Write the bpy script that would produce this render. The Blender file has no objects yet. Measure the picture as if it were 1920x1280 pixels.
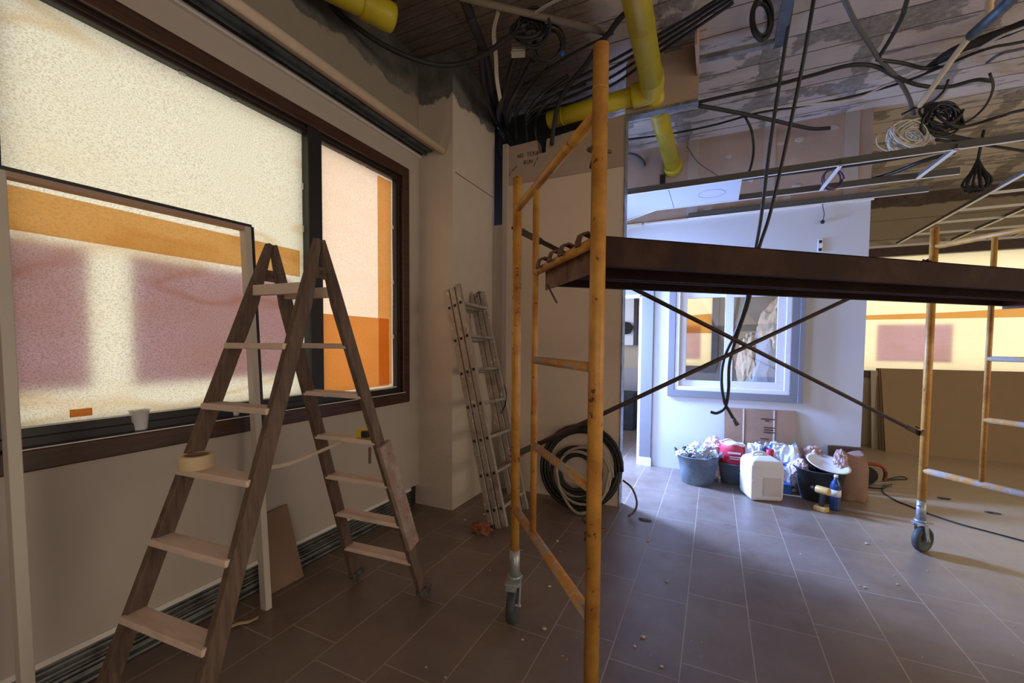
import bpy, bmesh, math, random
from mathutils import Vector, Matrix, noise
random.seed(7)
S = bpy.context.scene
COL = S.collection
D = bpy.data
rad = math.radians

# ------------------------------------------------------------------ camera
F, CX, CY, H = 796.75, 960.0, 677.4, 1.45
yaw, pit, rol = rad(25.43), rad(-2.396), rad(0.429)
_f = Vector((-math.sin(yaw)*math.cos(pit), math.cos(yaw)*math.cos(pit), math.sin(pit)))
_r = Vector((math.cos(yaw), math.sin(yaw), 0)); _u = _r.cross(_f)
R2 = _r*math.cos(rol)+_u*math.sin(rol); U2 = -_r*math.sin(rol)+_u*math.cos(rol)
cam = D.cameras.new('camera'); co = D.objects.new('camera', cam); COL.objects.link(co)
cam.sensor_width = 36; cam.lens = 36*F/1920; cam.shift_y = (CY-640)/1920; cam.clip_start = .02
m = Matrix((R2, U2, -_f)).transposed().to_4x4(); m.translation = (0, 0, H); co.matrix_world = m
S.camera = co

def ray(x, y):
    return R2*((x-CX)/F) - U2*((y-CY)/F) + _f
C0 = Vector((0, 0, H))
def GZ(x, y, z=0): d = ray(x, y); return C0+d*((z-H)/d.z)
def PX(x, y, X): d = ray(x, y); return C0+d*(X/d.x)
def PY(x, y, Y): d = ray(x, y); return C0+d*(Y/d.y)

# ------------------------------------------------------------------ world, exposure, lights
S.view_settings.view_transform = 'Standard'; S.view_settings.look = 'None'
S.view_settings.gamma = 1; S.view_settings.use_curve_mapping = False
S.view_settings.exposure = 0.25
S.cycles.max_bounces = 8; S.cycles.diffuse_bounces = 5; S.cycles.sample_clamp_indirect = 6
w = D.worlds.new('world'); S.world = w; w.use_nodes = True
bg = w.node_tree.nodes['Background']; bg.inputs[0].default_value = (1.0, .94, .84, 1); bg.inputs[1].default_value = 1.85

def area(name, loc, target, sx, sy, power, col):
    l = D.lights.new(name, 'AREA'); l.shape = 'RECTANGLE'; l.size = sx; l.size_y = sy
    l.energy = power; l.color = col
    o = D.objects.new(name, l); COL.objects.link(o); o.location = loc
    o.rotation_euler = (Vector(target)-Vector(loc)).to_track_quat('-Z', 'Y').to_euler()
    return o
area('daylight_corridor_window', (-2.33, 4.86, 1.80), (0, 4.45, -1.3), .42, 1.3, 560, (.31, .48, 1.0))
area('fill_inner_room', (-2.33, 6.7, 1.8), (0, 6.7, 1.6), 1.0, 1.4, 26, (.85, .88, 1.0))  # added fill lamp to brighten the inner room, its window is made up
area('fill_behind_camera', (1.6, -2.7, 1.7), (1.2, 3, 1.5), 4.0, 2.2, 58, (1.0, .85, .73))  # added fill lamp behind the camera, lifts the whole room; no window built
area('fill_right_side', (5.9, 2.6, 1.7), (0, 3.0, 1.2), 3.6, 1.8, 92, (1.0, .83, .62))  # added fill lamp out of view on the right, no window modelled there

# ------------------------------------------------------------------ materials
def nm(name):
    m = D.materials.new(name); m.use_nodes = True; return m, m.node_tree.nodes, m.node_tree.links
def mixcol(N, L, fac, a, b):
    n = N.new('ShaderNodeMix'); n.data_type = 'RGBA'
    if isinstance(fac, (int, float)): n.inputs[0].default_value = fac
    else: L.new(fac, n.inputs[0])
    for i, v in ((6, a), (7, b)):
        if isinstance(v, tuple): n.inputs[i].default_value = (*v[:3], 1)
        else: L.new(v, n.inputs[i])
    return n.outputs[2]
def math_(N, L, op, a, b=None, c=None):
    n = N.new('ShaderNodeMath'); n.operation = op
    for i, v in enumerate((a, b, c)):
        if v is None: continue
        if isinstance(v, (int, float)): n.inputs[i].default_value = v
        else: L.new(v, n.inputs[i])
    return n.outputs[0]
def noisen(N, L, vec, scale, detail=4, rough=.55):
    n = N.new('ShaderNodeTexNoise'); n.inputs['Scale'].default_value = scale
    n.inputs['Detail'].default_value = detail; n.inputs['Roughness'].default_value = rough
    L.new(vec, n.inputs['Vector']); return n.outputs[0]
def ramp(N, L, v, lo, hi):
    n = N.new('ShaderNodeMapRange'); n.inputs[1].default_value = lo; n.inputs[2].default_value = hi
    n.clamp = True; L.new(v, n.inputs[0]); return n.outputs[0]
def mapv(N, L, vec, sc=(1, 1, 1), rot=(0, 0, 0)):
    n = N.new('ShaderNodeMapping'); n.inputs['Scale'].default_value = sc; n.inputs['Rotation'].default_value = rot
    L.new(vec, n.inputs[0]); return n.outputs[0]
def srgb(r, g, b):
    return tuple(((c/255)/12.92 if c/255 <= .04045 else ((c/255+.055)/1.055)**2.4) for c in (r, g, b))

def worn(name, col, col2=None, sc=6, lo=.45, hi=.65, rough=.6, metal=0, stretch=(1, 1, 1), bump=.0, spots=None, spot_sc=30, spot_lo=.62, spec=.5, vary=.12):
    m, N, L = nm(name); b = N['Principled BSDF']
    g = N.new('ShaderNodeNewGeometry'); tc = N.new('ShaderNodeTexCoord')
    v = mapv(N, L, tc.outputs['Object'], stretch)
    base = tuple(c*(1-vary) for c in col); lite = tuple(min(1, c*(1+vary)) for c in col)
    c = mixcol(N, L, noisen(N, L, v, sc*2.3, 5), base, lite)
    if col2: c = mixcol(N, L, ramp(N, L, noisen(N, L, v, sc, 6, .65), lo, hi), c, col2)
    if spots: c = mixcol(N, L, ramp(N, L, noisen(N, L, v, spot_sc, 5, .7), spot_lo, spot_lo+.04), c, spots)
    L.new(c, b.inputs['Base Color'])
    b.inputs['Roughness'].default_value = rough; b.inputs['Metallic'].default_value = metal
    b.inputs['Specular IOR Level'].default_value = spec
    if bump:
        bn = N.new('ShaderNodeBump'); bn.inputs['Strength'].default_value = bump; bn.inputs['Distance'].default_value = .01
        L.new(noisen(N, L, v, sc*6, 6, .7), bn.inputs['Height']); L.new(bn.outputs[0], b.inputs['Normal'])
    return m

def jag_wall(name, low, high, z0, amp=.12, hsc=3.0, lines=None, low_spots=None):
    """plaster below a ragged edge at height z0, bare concrete above"""
    m, N, L = nm(name); b = N['Principled BSDF']
    g = N.new('ShaderNodeNewGeometry'); s = N.new('ShaderNodeSeparateXYZ'); L.new(g.outputs['Position'], s.inputs[0])
    n1 = noisen(N, L, g.outputs['Position'], hsc, 6, .6)
    e = math_(N, L, 'ADD', s.outputs[2], math_(N, L, 'MULTIPLY', math_(N, L, 'SUBTRACT', n1, .5), amp*4))
    f = ramp(N, L, e, z0-.01, z0+.01)
    lo = mixcol(N, L, noisen(N, L, g.outputs['Position'], 5, 5), tuple(c*.9 for c in low), tuple(min(1, c*1.1) for c in low))
    hi = mixcol(N, L, ramp(N, L, noisen(N, L, g.outputs['Position'], 4, 7, .7), .35, .65), tuple(c*.55 for c in high), tuple(c*1.3 for c in high))
    if lines:
        per, th = lines
        fr = math_(N, L, 'FRACT', math_(N, L, 'DIVIDE', s.outputs[2], per))
        lo = mixcol(N, L, math_(N, L, 'LESS_THAN', fr, th), lo, tuple(c*.45 for c in low))
    L.new(mixcol(N, L, f, lo, hi), b.inputs['Base Color']); b.inputs['Roughness'].default_value = .85
    bn = N.new('ShaderNodeBump'); bn.inputs['Strength'].default_value = .35; bn.inputs['Distance'].default_value = .01
    L.new(noisen(N, L, g.outputs['Position'], 25, 6, .7), bn.inputs['Height']); L.new(bn.outputs[0], b.inputs['Normal'])
    return m

def paper(name, col, fib=(.45, .36, .22), amt=.5, streak=False, speck=90, crease=False):
    """backlit covering paper: scatters the daylight that falls on its back"""
    m, N, L = nm(name); N.remove(N['Principled BSDF']); out = N['Material Output']
    g = N.new('ShaderNodeNewGeometry'); P = g.outputs['Position']
    a = noisen(N, L, mapv(N, L, P, (1, 1, 1.6)), speck, 3, .8)
    bnoise = noisen(N, L, mapv(N, L, P, (1, .6, 2.2)), 2.2, 6, .6)
    c = mixcol(N, L, math_(N, L, 'MULTIPLY', ramp(N, L, a, .46, .62), amt), col, fib)
    c = mixcol(N, L, math_(N, L, 'MULTIPLY', ramp(N, L, bnoise, .42, .75), .45), c, tuple(x*y for x, y in zip(col, (.86, .78, .62))))
    if crease:
        cr = noisen(N, L, mapv(N, L, P, (1, .35, 1.3), (.25, 0, 0)), 1.3, 3, .5)
        cr = math_(N, L, 'ABSOLUTE', math_(N, L, 'SUBTRACT', cr, .52))
        c = mixcol(N, L, math_(N, L, 'MULTIPLY', math_(N, L, 'SUBTRACT', 1, ramp(N, L, cr, .0, .022)), .55), c, (.40, .28, .14))
    if streak:
        s2 = noisen(N, L, mapv(N, L, P, (1, 6, 60)), 3, 4, .7)
        c = mixcol(N, L, math_(N, L, 'MULTIPLY', ramp(N, L, s2, .45, .7), .35), c, tuple(x*.72 for x in col))
    t = N.new('ShaderNodeBsdfTranslucent'); d = N.new('ShaderNodeBsdfDiffuse'); mx = N.new('ShaderNodeMixShader')
    L.new(c, t.inputs[0]); L.new(c, d.inputs[0]); mx.inputs[0].default_value = .25
    L.new(t.outputs[0], mx.inputs[1]); L.new(d.outputs[0], mx.inputs[2]); L.new(mx.outputs[0], out.inputs[0])
    return m

def wood(name, dark, lite, rough=.6, sc=1, along=2, spots=None, spot_lo=.64):
    m, N, L = nm(name); b = N['Principled BSDF']; tc = N.new('ShaderNodeTexCoord')
    st = [14, 14, 14]; st[along] = 1.0
    v = mapv(N, L, tc.outputs['Object'], tuple(st))
    c = mixcol(N, L, ramp(N, L, noisen(N, L, v, 4*sc, 6, .65), .3, .7), dark, lite)
    c = mixcol(N, L, math_(N, L, 'MULTIPLY', ramp(N, L, noisen(N, L, tc.outputs['Object'], 5, 6, .7), .5, .7), .5), c, tuple(x*.55 for x in dark))
    if spots: c = mixcol(N, L, ramp(N, L, noisen(N, L, tc.outputs['Object'], 26, 5, .7), spot_lo, spot_lo+.05), c, spots)
    L.new(c, b.inputs['Base Color']); b.inputs['Roughness'].default_value = rough
    return m

M = {}
M['wallpaint'] = worn('wall_paint', (.46, .40, .34), sc=1.2, rough=.8, vary=.06, bump=.03)
M['nearwall'] = worn('near_wall_paint', (.70, .57, .44), (.65, .52, .40), sc=1.5, rough=.8, vary=.05)
M['rawboard'] = worn('raw_plasterboard', (.42, .31, .24), (.46, .35, .28), sc=2, rough=.85, vary=.06)
M['bluewall'] = worn('pale_painted_wall', (.57, .59, .63), sc=1, rough=.75, vary=.03)
M['greywall'] = worn('grey_room_wall', (.42, .41, .42), sc=1, rough=.8, vary=.04)
M['farwall'] = worn('far_wall_paint', (.50, .43, .32), sc=1.5, rough=.8, vary=.06)
M['upwall'] = jag_wall('upper_wall_masonry', (.30, .26, .20), (.13, .125, .11), 3.52, .10, 2.6)
M['column'] = jag_wall('column_plaster', (.56, .48, .39), (.15, .145, .13), 3.50, .06, 5)
M['farup'] = jag_wall('far_upper_wall', (.40, .34, .23), (.13, .10, .075), 3.42, .03, 5, lines=(.27, .03))
M['greyframe'] = worn('grey_frame', (.20, .20, .22), sc=3, rough=.6, vary=.04)
M['whiteframe'] = worn('white_lacquer', (.72, .73, .76), sc=3, rough=.4, vary=.03)
M['whitetrim'] = worn('white_metal_trim', (.72, .70, .64), sc=3, rough=.4, vary=.04)
M['casing'] = worn('white_door_casing', (.55, .50, .42), sc=3, rough=.5, vary=.05)
M['casingedge'] = worn('pinkish_casing_face', (.42, .28, .20), sc=3, rough=.5, vary=.05)
M['darkframe'] = wood('dark_stained_wood', (.030, .014, .009), (.085, .036, .022), rough=.38, along=1)
M['blackframe'] = worn('black_window_frame', (.018, .017, .018), sc=5, rough=.35, vary=.2)
M['galv'] = worn('galvanised_steel', (.34, .35, .34), (.18, .18, .17), sc=9, rough=.45, metal=.7, vary=.15)
M['bluesteel'] = worn('blueish_steel_track', (.12, .145, .16), (.05, .06, .07), sc=8, rough=.5, metal=.5)
M['dark'] = worn('dark_void', (.02, .018, .015), sc=3, rough=.9)
M['black'] = worn('black_cable_jacket', (.012, .012, .012), sc=9, rough=.5, vary=.3)
M['blackthick'] = worn('black_corrugated_conduit', (.02, .02, .019), sc=9, rough=.6, vary=.3)
M['whitecable'] = worn('white_cable_jacket', (.55, .52, .45), sc=9, rough=.5)
M['greycable'] = worn('grey_cable_jacket', (.09, .09, .085), sc=9, rough=.5)
M['purple'] = worn('purple_cable', (.10, .05, .10), sc=9, rough=.5)
M['bluecable'] = worn('blue_cable', (.02, .10, .35), sc=9, rough=.5)
M['conduit'] = worn('grey_conduit', (.24, .20, .15), sc=4, rough=.6)
M['scaff'] = worn('scaffold_orange_paint', (.60, .30, .055), (.34, .12, .02), sc=7, lo=.42, hi=.72, rough=.45, spots=(.12, .045, .015), spot_sc=26, spot_lo=.61, bump=.05)
M['scaffdirty'] = worn('scaffold_rung_with_cement', (.58, .26, .05), (.40, .33, .26), sc=14, lo=.47, hi=.55, rough=.7, spots=(.50, .45, .38), spot_sc=40, spot_lo=.58, bump=.4)
M['rust'] = worn('rusty_steel', (.10, .045, .028), (.16, .075, .045), sc=9, rough=.7, metal=.2, bump=.2, spots=(.20, .14, .09), spot_sc=30, spot_lo=.66)
M['deck'] = worn('dark_rusty_deck', (.030, .014, .010), (.060, .030, .016), sc=4, rough=.85, metal=0, spec=.25, stretch=(1, 1, 1), spots=(.06, .03, .014), spot_sc=12, spot_lo=.66, bump=.1)
M['deckend'] = worn('worn_deck_end', (.16, .08, .055), (.26, .14, .09), sc=12, rough=.8, bump=.3, spots=(.06, .02, .015), spot_sc=30, spot_lo=.6)
M['brace'] = worn('dark_brace_steel', (.045, .028, .022), (.07, .045, .035), sc=8, rough=.6, metal=.3)
M['rubber'] = worn('caster_rubber', (.045, .055, .055), sc=8, rough=.6)
M['castersteel'] = worn('caster_zinc', (.33, .36, .38), (.5, .5, .47), sc=9, rough=.45, metal=.5)
M['ladrail'] = wood('weathered_ladder_wood', (.085, .052, .033), (.19, .125, .085), rough=.75, along=2, spots=(.34, .27, .21), spot_lo=.72)
M['ladstep'] = worn('pale_ladder_step', (.74, .58, .46), (.52, .38, .28), sc=7, lo=.5, hi=.75, rough=.8, stretch=(.4, 2, 1), bump=.1)
M['ladfoot'] = worn('dirty_rubber_foot', (.06, .055, .05), (.20, .18, .16), sc=25, rough=.9, bump=.5)
M['alu'] = worn('paint_splashed_aluminium', (.36, .31, .26), (.20, .15, .115), sc=6, lo=.5, hi=.7, rough=.55, metal=.25, spots=(.60, .55, .47), spot_sc=26, spot_lo=.60, bump=.1)
M['mdf'] = worn('brown_fibreboard', (.26, .165, .105), sc=3, rough=.85, vary=.05)
M['board'] = worn('brown_board', (.36, .25, .14), sc=2, rough=.85, vary=.06)
M['cardboard'] = worn('cardboard', (.30, .19, .12), (.24, .15, .10), sc=3, rough=.9, vary=.08)
M['tape'] = worn('beige_masking_tape', (.70, .55, .32), sc=8, rough=.6, vary=.05)
M['lath'] = worn('pale_wood_lath', (.60, .47, .33), sc=6, rough=.7)
M['yellowpipe'] = worn('yellow_pipe', (.52, .42, .015), (.38, .28, .015), sc=3, lo=.5, hi=.8, rough=.45, vary=.08)
M['rag'] = worn('terracotta_rag', (.24, .075, .04), (.34, .14, .08), sc=20, rough=.95, bump=.6)
M['tilepanel'] = worn('white_ceiling_panel', (.50, .51, .54), sc=2, rough=.8, vary=.02)
M['tub'] = worn('grey_rubber_tub', (.10, .13, .155), (.17, .20, .22), sc=8, rough=.7, spots=(.4, .42, .44), spot_sc=24, spot_lo=.72)
M['darktub'] = worn('black_rubber_tub', (.018, .024, .032), (.04, .05, .06), sc=8, rough=.6)
M['whiteplastic'] = worn('white_plastic', (.74, .74, .74), sc=4, rough=.4, vary=.03)
M['label'] = worn('beige_label', (.58, .53, .50), sc=4, rough=.6, vary=.04)
M['red'] = worn('red_bag_print', (.50, .02, .05), (.42, .03, .06), sc=12, rough=.5, bump=.3)
M['pinkbag'] = worn('pale_pink_bag', (.68, .50, .55), (.75, .68, .70), sc=14, rough=.5, bump=.5)
M['bluebag'] = worn('white_bag_with_blue_print', (.68, .69, .72), (.02, .07, .42), sc=5, lo=.56, hi=.58, rough=.5, bump=.5)
M['trash'] = worn('mixed_wrappers', (.62, .66, .68), (.12, .30, .50), sc=14, lo=.55, hi=.58, rough=.4, spots=(.30, .12, .08), spot_sc=18, spot_lo=.64, bump=.5)
M['clay'] = worn('pinkish_crumpled_sack', (.46, .30, .26), (.66, .56, .54), sc=9, lo=.5, hi=.6, rough=.85, bump=.6)
M['sack'] = worn('brown_paper_sack', (.30, .18, .125), (.24, .14, .10), sc=5, rough=.9, bump=.35)
M['bluebottle'] = worn('blue_bottle_plastic', (.02, .06, .20), sc=6, rough=.15, vary=.2)
M['drillyellow'] = worn('orange_yellow_tool_plastic', (.60, .38, .12), sc=6, rough=.4)
M['toolred'] = worn('red_orange_tool', (.34, .06, .03), (.08, .03, .02), sc=10, rough=.5)
M['tapeyellow'] = worn('yellow_tool_case', (.60, .46, .04), sc=9, rough=.4)
M['beigehose'] = worn('beige_hose', (.34, .28, .21), sc=6, rough=.6)
M['boxplastic'] = worn('cream_junction_box', (.46, .42, .32), sc=6, rough=.5)
M['tanwrap'] = worn('tan_wrapping', (.55, .38, .23), (.62, .48, .33), sc=5, rough=.8, bump=.6)
M['greywrap'] = worn('grey_wrapping', (.36, .35, .36), (.44, .43, .44), sc=4, rough=.8, bump=.5)
M['crumb'] = worn('plaster_crumbs', (.55, .48, .38), sc=8, rough=.9)
M['ink'] = worn('marker_ink', (.025, .02, .015), sc=8, rough=.8)
M['paper'] = paper('cream_cover_paper', (.555, .55, .47), (.24, .19, .11), .62, speck=130, crease=True)
M['paper_far'] = paper('far_cream_cover_paper', (.74, .67, .47), (.62, .50, .26), .25, True, 40)
M['paper_warm'] = paper('cream_paper_narrow_pane', (.66, .54, .45), (.45, .30, .18), .5, True)
M['kraft'] = paper('orange_kraft_band', (.86, .50, .19), (.62, .30, .10), .5)
M['kraftdeep'] = paper('deep_orange_kraft', (.86, .42, .13), (.62, .24, .06), .5)
M['poster'] = paper('dull_pink_poster', (.84, .66, .78), (.6, .45, .5), .1, True)

M['poster_far'] = paper('pale_pink_poster', (.90, .76, .97), (.7, .55, .7), .1, True)
def glassmat():
    m, N, L = nm('thin_clear_glass'); N.remove(N['Principled BSDF']); out = N['Material Output']
    t = N.new('ShaderNodeBsdfTransparent'); g = N.new('ShaderNodeBsdfGlossy'); g.inputs['Roughness'].default_value = .02
    fz = N.new('ShaderNodeFresnel'); fz.inputs[0].default_value = 1.45
    mx = N.new('ShaderNodeMixShader'); L.new(fz.outputs[0], mx.inputs[0]); L.new(t.outputs[0], mx.inputs[1]); L.new(g.outputs[0], mx.inputs[2])
    L.new(mx.outputs[0], out.inputs[0]); return m
M['glass'] = glassmat()

def floormat():
    m, N, L = nm('stoneware_floor_tiles'); b = N['Principled BSDF']
    g = N.new('ShaderNodeNewGeometry'); P = g.outputs['Position']; s = N.new('ShaderNodeSeparateXYZ'); L.new(P, s.inputs[0])
    u = math_(N, L, 'DIVIDE', math_(N, L, 'ADD', s.outputs[0], 1.615), .3025)
    col = math_(N, L, 'FLOOR', u); fu = math_(N, L, 'FRACT', u)
    par = math_(N, L, 'MODULO', math_(N, L, 'ABSOLUTE', col), 2.0)
    v = math_(N, L, 'DIVIDE', math_(N, L, 'SUBTRACT', math_(N, L, 'SUBTRACT', s.outputs[1], 1.32-6), math_(N, L, 'MULTIPLY', par, .118)), .6)
    row = math_(N, L, 'FLOOR', v); fv = math_(N, L, 'FRACT', v)
    du = math_(N, L, 'MULTIPLY', math_(N, L, 'MINIMUM', fu, math_(N, L, 'SUBTRACT', 1, fu)), .3025)
    dv = math_(N, L, 'MULTIPLY', math_(N, L, 'MINIMUM', fv, math_(N, L, 'SUBTRACT', 1, fv)), .6)
    d = math_(N, L, 'MINIMUM', du, dv)
    grout = math_(N, L, 'SUBTRACT', 1, ramp(N, L, d, .0016, .0034))
    cb = N.new('ShaderNodeCombineXYZ'); L.new(col, cb.inputs[0]); L.new(row, cb.inputs[1])
    wn = N.new('ShaderNodeTexWhiteNoise'); L.new(cb.outputs[0], wn.inputs[0])
    c = mixcol(N, L, wn.outputs[0], (.125, .088, .068), (.175, .130, .108))
    c = mixcol(N, L, ramp(N, L, noisen(N, L, P, 5, 7, .7), .35, .7), c, (.19, .145, .12))
    c = mixcol(N, L, math_(N, L, 'MULTIPLY', ramp(N, L, noisen(N, L, P, 1.1, 5, .6), .45, .6), .45), c, (.155, .095, .060))
    dust = ramp(N, L, noisen(N, L, P, 1.6, 6, .65), .42, .62)
    # paler, warmer tone towards the far right end of the room
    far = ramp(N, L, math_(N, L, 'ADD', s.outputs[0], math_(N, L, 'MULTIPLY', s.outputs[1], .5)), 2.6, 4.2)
    c = mixcol(N, L, math_(N, L, 'MULTIPLY', dust, .28), c, (.32, .27, .23))
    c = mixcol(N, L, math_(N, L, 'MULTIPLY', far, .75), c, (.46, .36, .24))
    gc = mixcol(N, L, noisen(N, L, P, 3, 3), (.24, .19, .15), (.55, .46, .36))
    c = mixcol(N, L, math_(N, L, 'MULTIPLY', grout, .9), c, gc)
    sc = ramp(N, L, noisen(N, L, mapv(N, L, P, (1, 3, 1), (0, 0, .6)), 30, 5, .75), .66, .72)
    c = mixcol(N, L, math_(N, L, 'MULTIPLY', sc, .5), c, (.40, .34, .28))
    L.new(c, b.inputs['Base Color'])
    L.new(math_(N, L, 'ADD', math_(N, L, 'MULTIPLY', noisen(N, L, P, 7, 6, .7), .40), .17), b.inputs['Roughness'])
    b.inputs['Specular IOR Level'].default_value = .55
    bn = N.new('ShaderNodeBump'); bn.inputs['Strength'].default_value = .15; bn.inputs['Distance'].default_value = .004
    L.new(math_(N, L, 'ADD', math_(N, L, 'MULTIPLY', grout, -1), math_(N, L, 'MULTIPLY', noisen(N, L, P, 16, 5), .8)), bn.inputs['Height'])
    L.new(bn.outputs[0], b.inputs['Normal']); return m
M['floor'] = floormat()

def ceilmat():
    m, N, L = nm('bare_slab_ceiling'); b = N['Principled BSDF']
    g = N.new('ShaderNodeNewGeometry'); P = g.outputs['Position']; s = N.new('ShaderNodeSeparateXYZ'); L.new(P, s.inputs[0])
    wob = math_(N, L, 'MULTIPLY', noisen(N, L, P, 2, 3), .04)
    yv = math_(N, L, 'ADD', s.outputs[1], wob)
    fr = math_(N, L, 'FRACT', math_(N, L, 'DIVIDE', yv, .235))
    line = math_(N, L, 'LESS_THAN', fr, .045)
    rowid = math_(N, L, 'FLOOR', math_(N, L, 'DIVIDE', yv, .235))
    band = math_(N, L, 'LESS_THAN', math_(N, L, 'MODULO', math_(N, L, 'ADD', rowid, 40), 3), .5)
    c = mixcol(N, L, noisen(N, L, P, 3, 6), (.50, .43, .37), (.64, .57, .50))
    xw = math_(N, L, 'ADD', s.outputs[0], math_(N, L, 'MULTIPLY', noisen(N, L, P, 3.5, 6, .7), .22))
    bx = math_(N, L, 'ABSOLUTE', math_(N, L, 'SUBTRACT', math_(N, L, 'FRACT', math_(N, L, 'DIVIDE', math_(N, L, 'SUBTRACT', xw, .11), .70)), .5))
    mor = math_(N, L, 'MAXIMUM', ramp(N, L, noisen(N, L, mapv(N, L, P, (.7, 3.5, 1)), 2.4, 7, .65), .575, .60), math_(N, L, 'MULTIPLY', math_(N, L, 'SUBTRACT', 1, ramp(N, L, bx, .09, .11)), ramp(N, L, noisen(N, L, P, 1.9, 5), .42, .46)))
    grey = mixcol(N, L, ramp(N, L, noisen(N, L, P, 22, 6, .7), .4, .6), (.17, .155, .135), (.30, .275, .24))
    c = mixcol(N, L, math_(N, L, 'MULTIPLY', math_(N, L, 'MAXIMUM', mor, math_(N, L, 'MULTIPLY', band, ramp(N, L, noisen(N, L, P, 3, 5), .50, .54))), .85), c, grey)
    # the part next to the facade was cast against rough planks and is darker
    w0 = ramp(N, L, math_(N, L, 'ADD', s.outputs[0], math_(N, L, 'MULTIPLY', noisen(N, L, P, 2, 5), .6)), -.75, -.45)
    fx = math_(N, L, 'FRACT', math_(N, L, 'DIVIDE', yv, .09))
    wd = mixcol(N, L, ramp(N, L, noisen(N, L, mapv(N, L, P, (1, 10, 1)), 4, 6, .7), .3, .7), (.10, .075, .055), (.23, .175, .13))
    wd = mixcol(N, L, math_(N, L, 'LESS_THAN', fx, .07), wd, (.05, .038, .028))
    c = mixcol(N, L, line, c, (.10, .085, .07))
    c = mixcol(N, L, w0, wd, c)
    L.new(c, b.inputs['Base Color']); b.inputs['Roughness'].default_value = .9
    bn = N.new('ShaderNodeBump'); bn.inputs['Strength'].default_value = .5; bn.inputs['Distance'].default_value = .015
    L.new(math_(N, L, 'ADD', mor, noisen(N, L, P, 30, 6)), bn.inputs['Height']); L.new(bn.outputs[0], b.inputs['Normal'])
    return m
M['ceiling'] = ceilmat()

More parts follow.
